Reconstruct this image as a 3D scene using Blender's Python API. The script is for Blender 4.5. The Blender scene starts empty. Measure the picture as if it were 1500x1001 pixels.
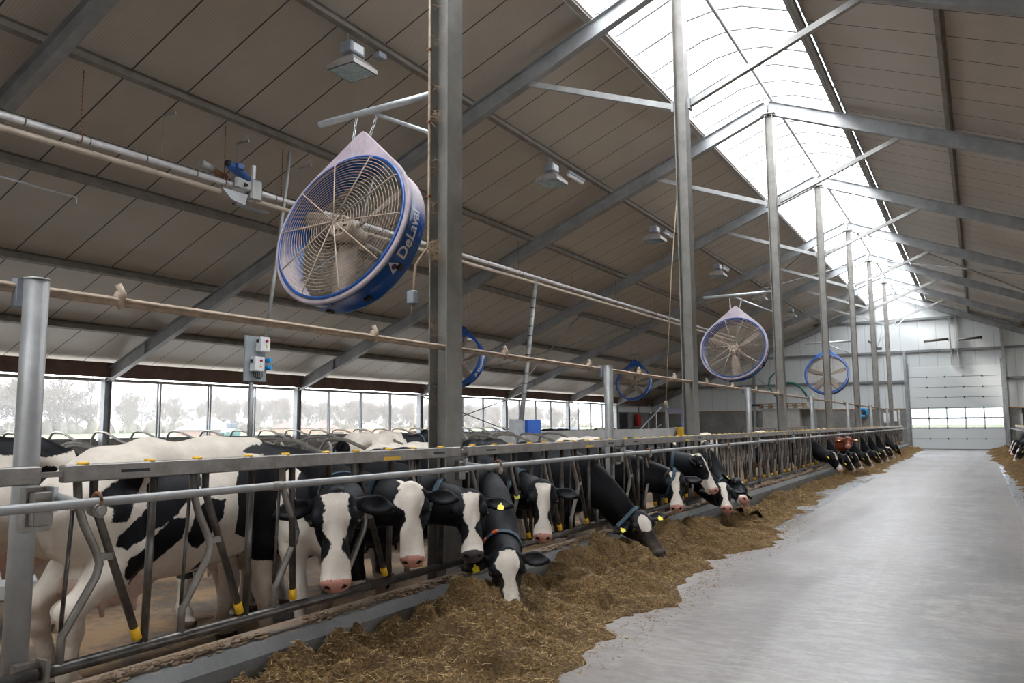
import bpy, math, random
import numpy as np
from mathutils import Vector, Matrix
random.seed(7)
PI = math.pi
S = bpy.context.scene
COL = S.collection

# ------------------------------------------------------------------ materials
def mat(name, rgb=(.5, .5, .5), rough=.5, metal=0., spec=.5, var=0., vscale=4., bump=0., bscale=40., rgb2=None, trans=None, coat=0.):
    m = bpy.data.materials.new(name); m.use_nodes = True
    nt = m.node_tree; N = nt.nodes; L = nt.links
    b = N['Principled BSDF']
    b.inputs['Base Color'].default_value = (*rgb, 1)
    b.inputs['Roughness'].default_value = rough
    b.inputs['Metallic'].default_value = metal
    b.inputs['Specular IOR Level'].default_value = spec
    if coat: b.inputs['Coat Weight'].default_value = coat
    if var > 0 or bump > 0:
        tc = N.new('ShaderNodeTexCoord')
    if var > 0:
        no = N.new('ShaderNodeTexNoise'); no.inputs['Scale'].default_value = vscale; no.inputs['Detail'].default_value = 6; no.inputs['Roughness'].default_value = .65
        L.new(tc.outputs['Object'], no.inputs['Vector'])
        rp = N.new('ShaderNodeValToRGB')
        c2 = rgb2 if rgb2 else tuple(max(0, c * (1 - var)) for c in rgb)
        c1 = rgb if rgb2 else tuple(min(1, c * (1 + var * .6)) for c in rgb)
        rp.color_ramp.elements[0].position = .35; rp.color_ramp.elements[1].position = .65
        rp.color_ramp.elements[0].color = (*c2, 1); rp.color_ramp.elements[1].color = (*c1, 1)
        L.new(no.outputs['Fac'], rp.inputs['Fac']); L.new(rp.outputs['Color'], b.inputs['Base Color'])
    if bump > 0:
        n2 = N.new('ShaderNodeTexNoise'); n2.inputs['Scale'].default_value = bscale; n2.inputs['Detail'].default_value = 4
        L.new(tc.outputs['Object'], n2.inputs['Vector'])
        bp = N.new('ShaderNodeBump'); bp.inputs['Strength'].default_value = bump; bp.inputs['Distance'].default_value = .02
        L.new(n2.outputs['Fac'], bp.inputs['Height']); L.new(bp.outputs['Normal'], b.inputs['Normal'])
    return m

class NT:
    """tiny helper for hand-made node materials"""
    def __init__(s, name):
        s.m = bpy.data.materials.new(name); s.m.use_nodes = True
        s.N = s.m.node_tree.nodes; s.L = s.m.node_tree.links; s.b = s.N['Principled BSDF']
        s.out = s.N['Material Output']
        s.tc = s.N.new('ShaderNodeTexCoord')
    def n(s, t, **kw):
        x = s.N.new(t)
        for k, v in kw.items():
            if k.startswith('_'): setattr(x, k[1:], v)
            else: x.inputs[k.replace('__', ' ')].default_value = v
        return x
    def math(s, op, a, b=None, c=None):
        x = s.N.new('ShaderNodeMath'); x.operation = op
        for i, v in enumerate((a, b, c)):
            if v is None: continue
            if isinstance(v, (int, float)): x.inputs[i].default_value = v
            else: s.L.new(v, x.inputs[i])
        return x.outputs[0]
    def mix(s, f, a, b):
        x = s.N.new('ShaderNodeMix'); x.data_type = 'RGBA'
        for i, v in ((0, f), (6, a), (7, b)):
            if isinstance(v, (int, float)): x.inputs[i].default_value = v
            elif isinstance(v, tuple): x.inputs[i].default_value = (*v, 1)
            else: s.L.new(v, x.inputs[i])
        return x.outputs[2]
    def noise(s, scale, detail=5, rough=.6, vec=None, dist=0.):
        x = s.n('ShaderNodeTexNoise', Scale=scale, Detail=detail, Roughness=rough, Distortion=dist)
        s.L.new(vec if vec is not None else s.tc.outputs['Object'], x.inputs['Vector'])
        return x.outputs['Fac']
    def mapping(s, scale=(1, 1, 1), vec=None):
        x = s.N.new('ShaderNodeMapping'); x.inputs['Scale'].default_value = scale
        s.L.new(vec if vec is not None else s.tc.outputs['Object'], x.inputs['Vector'])
        return x.outputs[0]
    def step(s, v, lo, hi):
        x = s.N.new('ShaderNodeMapRange'); x.interpolation_type = 'SMOOTHSTEP'
        s.L.new(v, x.inputs[0]); x.inputs[1].default_value = lo; x.inputs[2].default_value = hi
        return x.outputs[0]
    def sep(s):
        x = s.N.new('ShaderNodeSeparateXYZ'); s.L.new(s.tc.outputs['Object'], x.inputs[0]); return x.outputs
    def bump(s, h, strength=.4, dist=.01):
        x = s.n('ShaderNodeBump', Strength=strength, Distance=dist); s.L.new(h, x.inputs['Height']); s.L.new(x.outputs[0], s.b.inputs['Normal'])

galv = mat('galvanised_steel', (.36, .355, .345), .5, .35, var=.22, vscale=3, bump=.05, bscale=60)
galv_light = mat('bright_galvanised_steel', (.52, .54, .55), .42, .5, var=.18, vscale=5, bump=.04)
beamsteel = mat('beam_steel', (.33, .335, .34), .45, .45, var=.25, vscale=1.6, bump=.06, bscale=50)
columnsteel = mat('column_steel', (.31, .29, .265), .5, .3, var=.3, vscale=2.2, rgb2=(.20, .185, .165), bump=.08)
purlinsteel = mat('purlin_steel', (.24, .215, .19), .55, .3, var=.25, vscale=3)
fencesteel = mat('fence_steel', (.30, .275, .25), .42, .45, var=.35, vscale=7, rgb2=(.19, .165, .14), bump=.1, bscale=70)
polished = mat('cow_polished_steel', (.17, .155, .14), .3, .55, var=.5, vscale=9, rgb2=(.06, .055, .05), bump=.05)
dustpipe = mat('dusty_pipe', (.47, .36, .27), .7, .1, var=.25, vscale=14, bump=.15)
whitepipe = mat('bright_feed_pipe', (.86, .84, .85), .25, .2, var=.15, vscale=8)
beigepipe = mat('beige_feed_pipe', (.60, .50, .40), .38, .1, var=.15, vscale=6)
black = mat('black_rubber', (.02, .02, .022), .6)
darkmetal = mat('dark_metal', (.07, .065, .06), .5, .4)
brownbeam = mat('brown_timber_beam', (.125, .068, .05), .7, 0, var=.3, vscale=3, bump=.1)
yellow = mat('yellow_plastic', (.86, .50, .02), .4, var=.12, vscale=20)
tagyellow = mat('ear_tag_yellow', (.85, .72, .03), .4)
orange = mat('collar_tag_orange', (.85, .12, .03), .45)
collarblue = mat('collar_webbing', (.045, .085, .115), .7, var=.3, vscale=30)
transblue = mat('transponder_plastic', (.035, .07, .13), .4)
eyemat = mat('cow_eye', (.012, .009, .008), .06, spec=.8)
bluepaint = mat('fan_blue_paint', (.015, .09, .36), .28, 0, var=.35, vscale=5, coat=.3)
fandust = mat('fan_dusty_paint', (.46, .38, .42), .6, 0, var=.3, vscale=3, bump=.1)
grillemat = mat('dusty_grille_wire', (.50, .40, .31), .7, .1, var=.15, vscale=30)
blademat = mat('dusty_fan_blade', (.26, .205, .165), .6, .1, var=.3, vscale=6)
whitepaint = mat('white_paint', (.78, .78, .80), .5, var=.1, vscale=10)
boxgrey = mat('grey_box_plastic', (.30, .33, .37), .5, var=.15, vscale=6)
bluebox = mat('blue_box_plastic', (.02, .12, .50), .4)
redpaint = mat('red_paint', (.50, .02, .02), .4)
motorblue = mat('motor_blue', (.02, .08, .28), .4)
woodpallet = mat('pallet_wood', (.36, .24, .14), .8, var=.35, vscale=9)
greenhose = mat('green_hose', (.01, .13, .11), .45)
reelblue = mat('reel_blue', (.01, .28, .62), .4)
hoof = mat('hoof_horn', (.03, .026, .022), .6)
ropemat = mat('dirty_rope', (.33, .25, .17), .9, var=.3, vscale=40)
glassblue = mat('lamp_glass', (.25, .34, .36), .12, spec=.8, var=.3, vscale=14)
bark = mat('tree_bark', (.33, .29, .26), .9)
bouncemat = mat('bounce_apron_concrete', (.52, .50, .46), .9, var=.12, vscale=1)
roofred = mat('roof_tile_red', (.22, .12, .10), .8)
roofblue = mat('roof_slate', (.15, .18, .20), .6)
brickwall = mat('house_brick', (.35, .22, .16), .8)
panewhite = mat('pale_wall', (.75, .77, .78), .6)
darkdoor = mat('dark_door', (.022, .022, .026), .5)
cobweb = mat('dusty_cobweb_straw', (.42, .29, .17), .95)
mudbrown = mat('crusted_feed_dirt', (.32, .22, .14), .95, var=.5, vscale=40, bump=.6, bscale=90)
carglass = mat('car_glass', (.05, .07, .09), .1)
carblue = mat('car_blue', (.20, .32, .48), .25, coat=.5)
purpletrim = mat('robot_violet_panel', (.17, .155, .21), .3)

# concrete family
def concrete(name, rgb, rgb2, sc=1.5, rough=.7, bump=.25):
    t = NT(name); a = t.noise(sc, 8, .7); b2 = t.noise(sc * 14, 4, .6)
    f = t.math('ADD', t.math('MULTIPLY', a, .75), t.math('MULTIPLY', b2, .25))
    c = t.mix(t.step(f, .36, .64), rgb2, rgb)
    v = t.n('ShaderNodeTexVoronoi', Scale=sc * 16); t.L.new(t.tc.outputs['Object'], v.inputs['Vector'])
    pit = t.math('LESS_THAN', v.outputs['Distance'], .07)
    c = t.mix(t.math('MULTIPLY', pit, .6), c, tuple(x * .35 for x in rgb2))
    t.L.new(c, t.b.inputs['Base Color']); t.b.inputs['Roughness'].default_value = rough
    t.bump(t.math('SUBTRACT', f, t.math('MULTIPLY', pit, .4)), bump, .01)
    return t.m
curbmat = concrete('cast_curb_concrete', (.21, .207, .20), (.15, .15, .148), 1.6)
def dirt_top(m, z0, col):
    t = m.node_tree; N = t.nodes; L = t.links; b = N['Principled BSDF']; src = b.inputs['Base Color'].links[0].from_socket
    tc = N.new('ShaderNodeTexCoord'); sp = N.new('ShaderNodeSeparateXYZ'); L.new(tc.outputs['Object'], sp.inputs[0])
    no = N.new('ShaderNodeTexNoise'); no.inputs['Scale'].default_value = 5; no.inputs['Detail'].default_value = 8; L.new(tc.outputs['Object'], no.inputs['Vector'])
    mu = N.new('ShaderNodeMath'); mu.operation = 'MULTIPLY_ADD'; mu.inputs[1].default_value = .03; L.new(no.outputs['Fac'], mu.inputs[0]); L.new(sp.outputs[2], mu.inputs[2])
    mr = N.new('ShaderNodeMapRange'); mr.interpolation_type = 'SMOOTHSTEP'; L.new(mu.outputs[0], mr.inputs[0]); mr.inputs[1].default_value = z0; mr.inputs[2].default_value = z0 + .008
    n2 = N.new('ShaderNodeTexNoise'); n2.inputs['Scale'].default_value = 40; n2.inputs['Detail'].default_value = 6; L.new(tc.outputs['Object'], n2.inputs['Vector'])
    c2 = N.new('ShaderNodeMix'); c2.data_type = 'RGBA'; L.new(n2.outputs['Fac'], c2.inputs[0]); c2.inputs[6].default_value = (*[q * .45 for q in col], 1); c2.inputs[7].default_value = (*[q * 1.4 for q in col], 1)
    mx = N.new('ShaderNodeMix'); mx.data_type = 'RGBA'; L.new(mr.outputs[0], mx.inputs[0]); L.new(src, mx.inputs[6]); L.new(c2.outputs[2], mx.inputs[7]); L.new(mx.outputs[2], b.inputs['Base Color'])
dirt_top(curbmat, .449, (.30, .215, .15))
wallconc = concrete('wall_concrete', (.27, .26, .24), (.17, .165, .155), .9, .85)
lightconc = concrete('light_concrete', (.42, .41, .38), (.32, .31, .29), 1.2, .8)

def floor_mat():
    t = NT('worn_feed_alley_concrete')
    o = t.sep(); OX, OY = 1.075, -19.625   # object origin sits at the slab centre
    long = t.noise(1.0, 6, .65, t.mapping((1.6, .22, 1)))
    big = t.noise(.35, 6, .6)
    fine = t.noise(22, 5, .7)
    f = t.math('ADD', t.math('ADD', t.math('MULTIPLY', long, .45), t.math('MULTIPLY', big, .35)), t.math('MULTIPLY', fine, .2))
    patch = t.noise(.16, 7, .7, t.mapping((1.5, .5, 1)), 1.2)
    c = t.mix(t.step(f, .38, .62), (.17, .142, .126), (.31, .274, .247))
    c = t.mix(t.math('MULTIPLY', t.step(patch, .42, .62), .40), c, (.17, .145, .127))
    strk = t.noise(1.0, 5, .75, t.mapping((9., .35, 1)))
    c = t.mix(t.math('MULTIPLY', t.step(strk, .5, .75), .35), c, (.38, .36, .34))
    mot = t.noise(1., 8, .75, t.mapping((5., 16., 1)), .5)
    trk = t.math('ABSOLUTE', t.math('SUBTRACT', o[0], OX - .15)); band = t.step(trk, .75, .25)
    trk2 = t.math('ABSOLUTE', t.math('SUBTRACT', o[0], OX - 2.1)); band2 = t.step(trk2, .8, .3)
    c = t.mix(t.math('MULTIPLY', t.step(mot, .42, .6), .42), c, (.40, .375, .355))
    c = t.mix(t.math('MULTIPLY', t.math('MULTIPLY', band, t.step(t.noise(1.6, 8, .8), .40, .56)), .62), c, (.15, .145, .14))
    c = t.mix(t.math('MULTIPLY', t.math('MULTIPLY', band2, t.step(t.noise(.9, 7, .7), .38, .6)), .55), c, (.175, .145, .135))
    # smooth coated strips beside the curbs
    inl = t.math('LESS_THAN', o[0], OX - 2.72); inr = t.math('GREATER_THAN', o[0], OX + .54)
    strip = t.math('MULTIPLY', t.math('MAXIMUM', inl, inr), t.step(t.math('ADD', o[1], t.math('MULTIPLY', big, 3.)), OY + 12., OY + 17.))
    c = t.mix(t.math('MULTIPLY', strip, .75), c, (.255, .26, .268))
    # joint lines
    dl = t.math('ABSOLUTE', t.math('ADD', o[0], 2.72 - OX)); dr = t.math('ABSOLUTE', t.math('SUBTRACT', o[0], .54 + OX))
    ln = t.math('LESS_THAN', t.math('MINIMUM', dl, dr), .012)
    c = t.mix(t.math('MULTIPLY', t.math('MULTIPLY', ln, .35), t.step(o[1], OY + 11., OY + 15.)), c, (.4, .4, .4))
    t.L.new(c, t.b.inputs['Base Color'])
    r = t.math('ADD', t.math('MULTIPLY', t.step(t.math('ADD', t.math('MULTIPLY', big, .5), t.math('MULTIPLY', long, .5)), .3, .7), .28), .27)
    t.b.inputs['Specular IOR Level'].default_value = .5
    r = t.math('SUBTRACT', r, t.math('MULTIPLY', strip, .1))
    t.L.new(r, t.b.inputs['Roughness'])
    t.bump(t.math('ADD', fine, t.math('MULTIPLY', long, .6)), .12, .008)
    return t.m
floormat = floor_mat()

def muck_mat():
    t = NT('mucky_alley_floor'); a = t.noise(1.4, 8, .7); b = t.noise(9, 6, .7, dist=1.)
    c = t.mix(t.step(a, .4, .6), (.25, .155, .08), (.085, .06, .042))
    t.L.new(c, t.b.inputs['Base Color'])
    t.L.new(t.math('ADD', t.math('MULTIPLY', t.step(a, .5, .68), -.4), .85), t.b.inputs['Roughness'])
    t.bump(t.math('ADD', a, b), .8, .04); return t.m
muckmat = muck_mat()

def roof_mat(name, rgb):
    t = NT(name); o = t.sep()
    fy = t.math('FRACT', t.math('ADD', o[1], 100.44))
    seam = t.math('LESS_THAN', t.math('ABSOLUTE', t.math('SUBTRACT', fy, .5)), .013)
    rib = t.math('FRACT', t.math('MULTIPLY', o[1], 20.))
    ribf = t.math('ABSOLUTE', t.math('SUBTRACT', rib, .5))
    dust = t.noise(1.1, 7, .65); fine = t.noise(60, 3, .6)
    c = t.mix(t.step(dust, .3, .7), tuple(x * .90 for x in rgb), rgb)
    c = t.mix(t.math('MULTIPLY', t.math('LESS_THAN', ribf, .14), .34), c, tuple(x * .6 for x in rgb))
    c = t.mix(t.math('MULTIPLY', t.step(fine, .5, .75), .15), c, tuple(x * .7 for x in rgb))
    c = t.mix(seam, c, (.02, .02, .018))
    t.L.new(c, t.b.inputs['Base Color']); t.b.inputs['Roughness'].default_value = .42
    t.bump(t.math('SUBTRACT', t.math('MULTIPLY', t.step(ribf, .05, .2), .3), seam), .3, .006)
    return t.m
roofmat = roof_mat('roof_sandwich_panel', (.53, .475, .415))
def wallpanel_mat():
    t = NT('gable_sandwich_panel'); o = t.sep()
    fx = t.math('FRACT', t.math('ADD', o[0], 100.3))
    seam = t.math('LESS_THAN', t.math('ABSOLUTE', t.math('SUBTRACT', fx, .5)), .012)
    rib = t.math('ABSOLUTE', t.math('SUBTRACT', t.math('FRACT', t.math('MULTIPLY', o[0], 10.)), .5))
    c = t.mix(t.math('MULTIPLY', t.math('LESS_THAN', rib, .1), .25), (.60, .62, .62), (.42, .44, .44))
    c = t.mix(t.math('MULTIPLY', seam, .6), c, (.2, .2, .2))
    t.L.new(c, t.b.inputs['Base Color']); t.b.inputs['Roughness'].default_value = .45
    return t.m
gablemat = wallpanel_mat()
def doorpanel_mat():
    t = NT('sectional_door_panel'); o = t.sep()
    rib = t.math('FRACT', t.math('MULTIPLY', o[2], 14.))
    c = t.mix(t.math('MULTIPLY', t.math('LESS_THAN', rib, .12), .25), (.66, .68, .68), (.45, .47, .47))
    t.L.new(c, t.b.inputs['Base Color']); t.b.inputs['Roughness'].default_value = .4
    return t.m
doormat = doorpanel_mat()

def clear_mat(name, tint=(1, 1, 1), gloss=.04, rough=.1, diff=0.):
    m = bpy.data.materials.new(name); m.use_nodes = True; N = m.node_tree.nodes; L = m.node_tree.links
    N.remove(N['Principled BSDF'])
    tr = N.new('ShaderNodeBsdfTransparent'); tr.inputs[0].default_value = (*tint, 1)
    gl = N.new('ShaderNodeBsdfGlossy'); gl.inputs['Roughness'].default_value = rough
    mx = N.new('ShaderNodeMixShader'); mx.inputs[0].default_value = gloss
    L.new(tr.outputs[0], mx.inputs[1]); L.new(gl.outputs[0], mx.inputs[2]); last = mx
    if diff:
        tl = N.new('ShaderNodeBsdfTranslucent'); tl.inputs[0].default_value = (.9, .93, .95, 1)
        m2 = N.new('ShaderNodeMixShader'); m2.inputs[0].default_value = diff
        L.new(mx.outputs[0], m2.inputs[1]); L.new(tl.outputs[0], m2.inputs[2]); last = m2
    L.new(last.outputs[0], N['Material Output'].inputs[0]); return m
skyglass = clear_mat('skylight_polycarbonate', (.97, .985, 1.), .03, .2)
film = clear_mat('dimming_curtain_film', (.62, .63, .65), .03, .15, .03)  # grey tint put into the film to dim the bright outside
doorglass = clear_mat('door_window_pane', (.6, .62, .64), .04, .1)

def cow_mat(name, dark=(.005, .005, .006), white=(.74, .65, .55), nose=(.52, .25, .19), dirt=.5):
    t = NT(name)
    at = t.n('ShaderNodeAttribute'); at.attribute_name = 'coat'
    pk = t.n('ShaderNodeAttribute'); pk.attribute_name = 'pink'
    o = t.sep()
    n1 = t.noise(26, 3, .7); n0 = t.noise(5, 3, .6)
    v = t.math('ADD', at.outputs['Fac'], t.math('ADD', t.math('MULTIPLY', t.math('SUBTRACT', n1, .5), .035), t.math('MULTIPLY', t.math('SUBTRACT', n0, .5), .05)))
    f = t.step(v, -.004, .004)
    hair = t.noise(1, 4, .7, t.mapping((90, 90, 30)))
    wh = t.mix(t.step(n0, .3, .7), tuple(c * .82 for c in white), white)
    wh = t.mix(t.math('MULTIPLY', t.math('ADD', t.math('MULTIPLY', hair, .5), t.math('MULTIPLY', t.step(t.noise(11, 5, .7), .4, .7), .5)), .38), wh, tuple(c * .6 for c in white))
    bl = t.mix(t.step(n0, .35, .7), dark, tuple(c * 1.9 for c in dark))
    c = t.mix(f, wh, bl)
    # dirt splashed on the lower legs and belly
    d = t.math('MULTIPLY', t.step(t.math('ADD', t.math('MULTIPLY', o[2], -1.), t.math('MULTIPLY', t.math('SUBTRACT', t.noise(7, 6, .75), .5), 1.1)), -.62, -.1), dirt)
    c = t.mix(d, c, (.16, .11, .07))
    np_ = t.math('GREATER_THAN', t.noise(55, 2, .5), .62)
    pc = t.mix(t.math('MULTIPLY', np_, .55), nose, tuple(x * .3 for x in nose))
    c = t.mix(t.step(t.math('ADD', pk.outputs['Fac'], t.math('MULTIPLY', t.math('SUBTRACT', n1, .5), .1)), .4, .55), c, pc)
    t.L.new(c, t.b.inputs['Base Color'])
    t.b.inputs['Roughness'].default_value = .5; t.b.inputs['Specular IOR Level'].default_value = .14
    t.bump(t.math('ADD', hair, n1), .35, .006)
    return t.m
cowmat = cow_mat('holstein_hide')
cowmat_dark = cow_mat('holstein_hide_dark_nose', nose=(.075, .06, .06))
cowmat_brown = cow_mat('red_holstein_hide', dark=(.13, .032, .014))

def feed_mat():
    t = NT('mixed_feed')
    a = t.noise(3.2, 6, .7); b = t.noise(45, 6, .8); c0 = t.noise(150, 3, .8)
    c = t.mix(t.step(b, .35, .66), (.07, .036, .012), (.42, .245, .075))
    c = t.mix(t.math('MULTIPLY', t.step(a, .38, .62), .6), c, (.13, .075, .028))
    c = t.mix(t.math('MULTIPLY', t.step(c0, .62, .7), .6), c, (.62, .47, .28))
    t.L.new(c, t.b.inputs['Base Color']); t.b.inputs['Roughness'].default_value = .9
    t.bump(t.math('ADD', b, c0), .9, .03); return t.m
feedmat = feed_mat()
def straw_mat(name, a, b2):
    t = NT(name)
    oi = t.n('ShaderNodeAttribute'); oi.attribute_name = 'tone'
    c = t.mix(oi.outputs['Fac'], a, b2)
    t.L.new(c, t.b.inputs['Base Color']); t.b.inputs['Roughness'].default_value = .75
    return t.m
strawmat = straw_mat('chopped_straw', (.17, .09, .025), (.62, .43, .19))
def field_mat():
    t = NT('meadow'); o = t.sep(); a = t.noise(.03, 6, .6)
    b = t.noise(.6, 5, .6)
    c = t.mix(t.step(a, .4, .6), (.10, .15, .05), (.17, .14, .10))
    c = t.mix(t.math('MULTIPLY', b, .3), c, (.1, .16, .04))
    t.L.new(c, t.b.inputs['Base Color']); t.b.inputs['Roughness'].default_value = .9; return t.m
fieldmat = field_mat()

# ------------------------------------------------------------------ mesh builder (world coordinates unless noted)
class MB:
    def __init__(s): s.v = []; s.f = []; s.m = []; s.sm = []
    def add(s, vs, fs, mi=0, smooth=False):
        k = len(s.v); s.v += [tuple(p) for p in vs]
        for f in fs: s.f.append(tuple(i + k for i in f)); s.m.append(mi); s.sm.append(smooth)
        return s
    def box(s, c, d, rot=None, mi=0, bev=0.):
        x, y, z = [a / 2 for a in d]
        if bev > 0:
            b = min(bev, x * .9, y * .9, z * .9)
            vs = []
            for sz in (-1, 1):
                for (ax, ay, inset) in ((1, 1, 0),):
                    pass
            ring = lambda ex, ey, zz: [(-ex + b, -ey, zz), (ex - b, -ey, zz), (ex, -ey + b, zz), (ex, ey - b, zz), (ex - b, ey, zz), (-ex + b, ey, zz), (-ex, ey - b, zz), (-ex, -ey + b, zz)]
            vs = ring(x - b, y - b, -z) + ring(x, y, -z + b) + ring(x, y, z - b) + ring(x - b, y - b, z)
            fs = [tuple(range(7, -1, -1)), tuple(range(24, 32))]
            for r in range(3):
                for i in range(8): fs.append((r * 8 + i, r * 8 + (i + 1) % 8, (r + 1) * 8 + (i + 1) % 8, (r + 1) * 8 + i))
        else:
            vs = [(-x, -y, -z), (x, -y, -z), (x, y, -z), (-x, y, -z), (-x, -y, z), (x, -y, z), (x, y, z), (-x, y, z)]
            fs = [(3, 2, 1, 0), (4, 5, 6, 7), (0, 1, 5, 4), (1, 2, 6, 5), (2, 3, 7, 6), (3, 0, 4, 7)]
        c = Vector(c)
        vs = [(rot @ Vector(p) if rot is not None else Vector(p)) + c for p in vs]
        return s.add(vs, fs, mi)
    def bb(s, x0, x1, y0, y1, z0, z1, mi=0, bev=0.):
        return s.box(((x0 + x1) / 2, (y0 + y1) / 2, (z0 + z1) / 2), (abs(x1 - x0), abs(y1 - y0), abs(z1 - z0)), None, mi, bev)
    def tube(s, pts, r, n=10, mi=0, cap=True, closed=False, smooth=True):
        pts = [Vector(p) for p in pts]; k = len(pts); rr = r if isinstance(r, (list, tuple)) else [r] * k
        up = Vector((0, 0, 1)); vs = []; prev = None
        for i, p in enumerate(pts):
            if closed: t = pts[(i + 1) % k] - pts[(i - 1) % k]
            else: t = pts[min(i + 1, k - 1)] - pts[max(i - 1, 0)]
            t.normalize()
            if prev is None:
                a = up.cross(t)
                if a.length < 1e-3: a = Vector((1, 0, 0)).cross(t)
                a.normalize()
            else:
                a = prev - t * prev.dot(t); a.normalize()
            prev = a; b = t.cross(a)
            for j in range(n):
                q = 2 * PI * j / n; vs.append(p + (a * math.cos(q) + b * math.sin(q)) * rr[i])
        fs = []
        for i in range(k if closed else k - 1):
            for j in range(n):
                i2 = (i + 1) % k
                fs.append((i * n + j, i * n + (j + 1) % n, i2 * n + (j + 1) % n, i2 * n + j))
        s.add(vs, fs, mi, smooth)
        if cap and not closed:
            b0 = len(s.v) - len(vs)
            s.f.append(tuple(b0 + j for j in range(n - 1, -1, -1))); s.m.append(mi); s.sm.append(False)
            s.f.append(tuple(b0 + (k - 1) * n + j for j in range(n))); s.m.append(mi); s.sm.append(False)
        return s
    def profile(s, prof, a, b, up=(0, 0, 1), mi=0):
        """extrude a closed 2D profile (side, up) from a to b"""
        a = Vector(a); b = Vector(b); t = (b - a).normalized(); u = Vector(up); u = (u - t * u.dot(t)).normalized(); sd = t.cross(u)
        n = len(prof); vs = [a + sd * x + u * y for x, y in prof] + [b + sd * x + u * y for x, y in prof]
        fs = [(i, (i + 1) % n, n + (i + 1) % n, n + i) for i in range(n)] + [tuple(range(n - 1, -1, -1)), tuple(range(n, 2 * n))]
        return s.add(vs, fs, mi)
    def sphere(s, c, r, n=10, mi=0, scale=(1, 1, 1), rot=None):
        vs = []; fs = []; c = Vector(c); m = n // 2 + 1
        for i in range(m + 1):
            th = PI * i / m
            for j in range(n):
                ph = 2 * PI * j / n
                p = Vector((math.sin(th) * math.cos(ph) * scale[0], math.sin(th) * math.sin(ph) * scale[1], math.cos(th) * scale[2])) * r
                if rot is not None: p = rot @ p
                vs.append(c + p)
        for i in range(m):
            for j in range(n): fs.append((i * n + j, (i + 1) * n + j, (i + 1) * n + (j + 1) % n, i * n + (j + 1) % n))
        return s.add(vs, fs, mi, True)
    def build(s, name, mats, parent=None, local=False, at=None, smooth=False):
        me = bpy.data.meshes.new(name)
        if local or not s.v: off = Vector((0, 0, 0))
        elif parent is not None: off = WL[parent.name]
        elif at is not None: off = Vector(at)
        else:
            xs = [p[0] for p in s.v]; ys = [p[1] for p in s.v]; zs = [p[2] for p in s.v]
            off = Vector(((min(xs) + max(xs)) / 2, (min(ys) + max(ys)) / 2, min(zs)))
        me.from_pydata([(p[0] - off.x, p[1] - off.y, p[2] - off.z) for p in s.v], [], s.f)
        for mm in (mats if isinstance(mats, (list, tuple)) else [mats]): me.materials.append(mm)
        me.polygons.foreach_set('material_index', s.m)
        me.polygons.foreach_set('use_smooth', [True if smooth else q for q in s.sm])
        me.update()
        o = bpy.data.objects.new(name, me); COL.objects.link(o)
        if parent is not None: o.parent = parent; WL[o.name] = WL[parent.name] if not local else Vector((0, 0, 0))
        else: o.location = off; WL[o.name] = off.copy()
        if parent is not None and not local: WL[o.name] = WL[parent.name]
        return o
WL = {}
def thing(name, label, cat, loc=(0, 0, 0), rot=(0, 0, 0), group=None):
    o = bpy.data.objects.new(name, None); COL.objects.link(o); o.location = loc; o.rotation_euler = rot
    o.empty_display_size = .1
    WL[o.name] = Vector(loc); o['label'] = label; o['category'] = cat
    if group: o['group'] = group
    return o
def tag(o, label, cat, group=None, kind=None):
    o['label'] = label; o['category'] = cat
    if group: o['group'] = group
    if kind: o['kind'] = kind
    return o
def struct(o): o['kind'] = 'structure'; return o
def dup(o, loc=None, label=None, parent=None, rot=None):
    c = o.copy(); COL.objects.link(c)
    if parent is not None: c.parent = parent
    if loc is not None: c.location = loc
    if rot is not None: c.rotation_euler = rot
    if label: c['label'] = label
    for ch in list(o.children): dup(ch, parent=c)
    return c
ORD = ['nearest', 'second', 'third', 'fourth', 'fifth', 'sixth', 'seventh', 'eighth', 'ninth', 'tenth', 'eleventh', 'twelfth', 'thirteenth', 'fourteenth', 'fifteenth', 'sixteenth', 'seventeenth', 'eighteenth', 'nineteenth', 'twentieth']
def arc(c, r, a0, a1, n, ax='xz'):
    o = []
    for i in range(n + 1):
        a = a0 + (a1 - a0) * i / n; p = [c[0], c[1], c[2]]
        i0 = 'xyz'.index(ax[0]); i1 = 'xyz'.index(ax[1]); p[i0] += r * math.cos(a); p[i1] += r * math.sin(a); o.append(tuple(p))
    return o
# ------------------------------------------------------------------ camera and light
F, W_, H_ = 1148., 1500, 1001
def cam_axes():
    n0 = np.array([1434. - 750, 618.6 - 500.5, F]); ro = .0065
    t = n0 @ n0 / (n0[0] - ro * n0[1])
    dx = -(n0 + np.array([-t, ro * t, 0])); dx /= np.linalg.norm(dx)
    dy = n0 / np.linalg.norm(n0); dz = np.cross(dx, dy)
    return np.stack([dx, dy, dz], 1)
CM = cam_axes(); CP = np.array([0, 0, 1.62])
cd = bpy.data.cameras.new('camera'); cam = bpy.data.objects.new('camera', cd); COL.objects.link(cam)
r, u, b = CM[0], -CM[1], -CM[2]
cam.matrix_world = Matrix(((r[0], u[0], b[0], 0), (r[1], u[1], b[1], 0), (r[2], u[2], b[2], 1.62), (0, 0, 0, 1)))
cd.sensor_width = 36; cd.lens = F / W_ * 36; cd.clip_end = 900; cd.clip_start = .05
S.camera = cam
def ray(px, py): return CM.T @ np.array([px - 750., py - 500.5, F])
def onX(px, py, X): d = ray(px, py); return CP + d * ((X) / d[0])
def onY(px, py, Y): d = ray(px, py); return CP + d * (Y / d[1])

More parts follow.
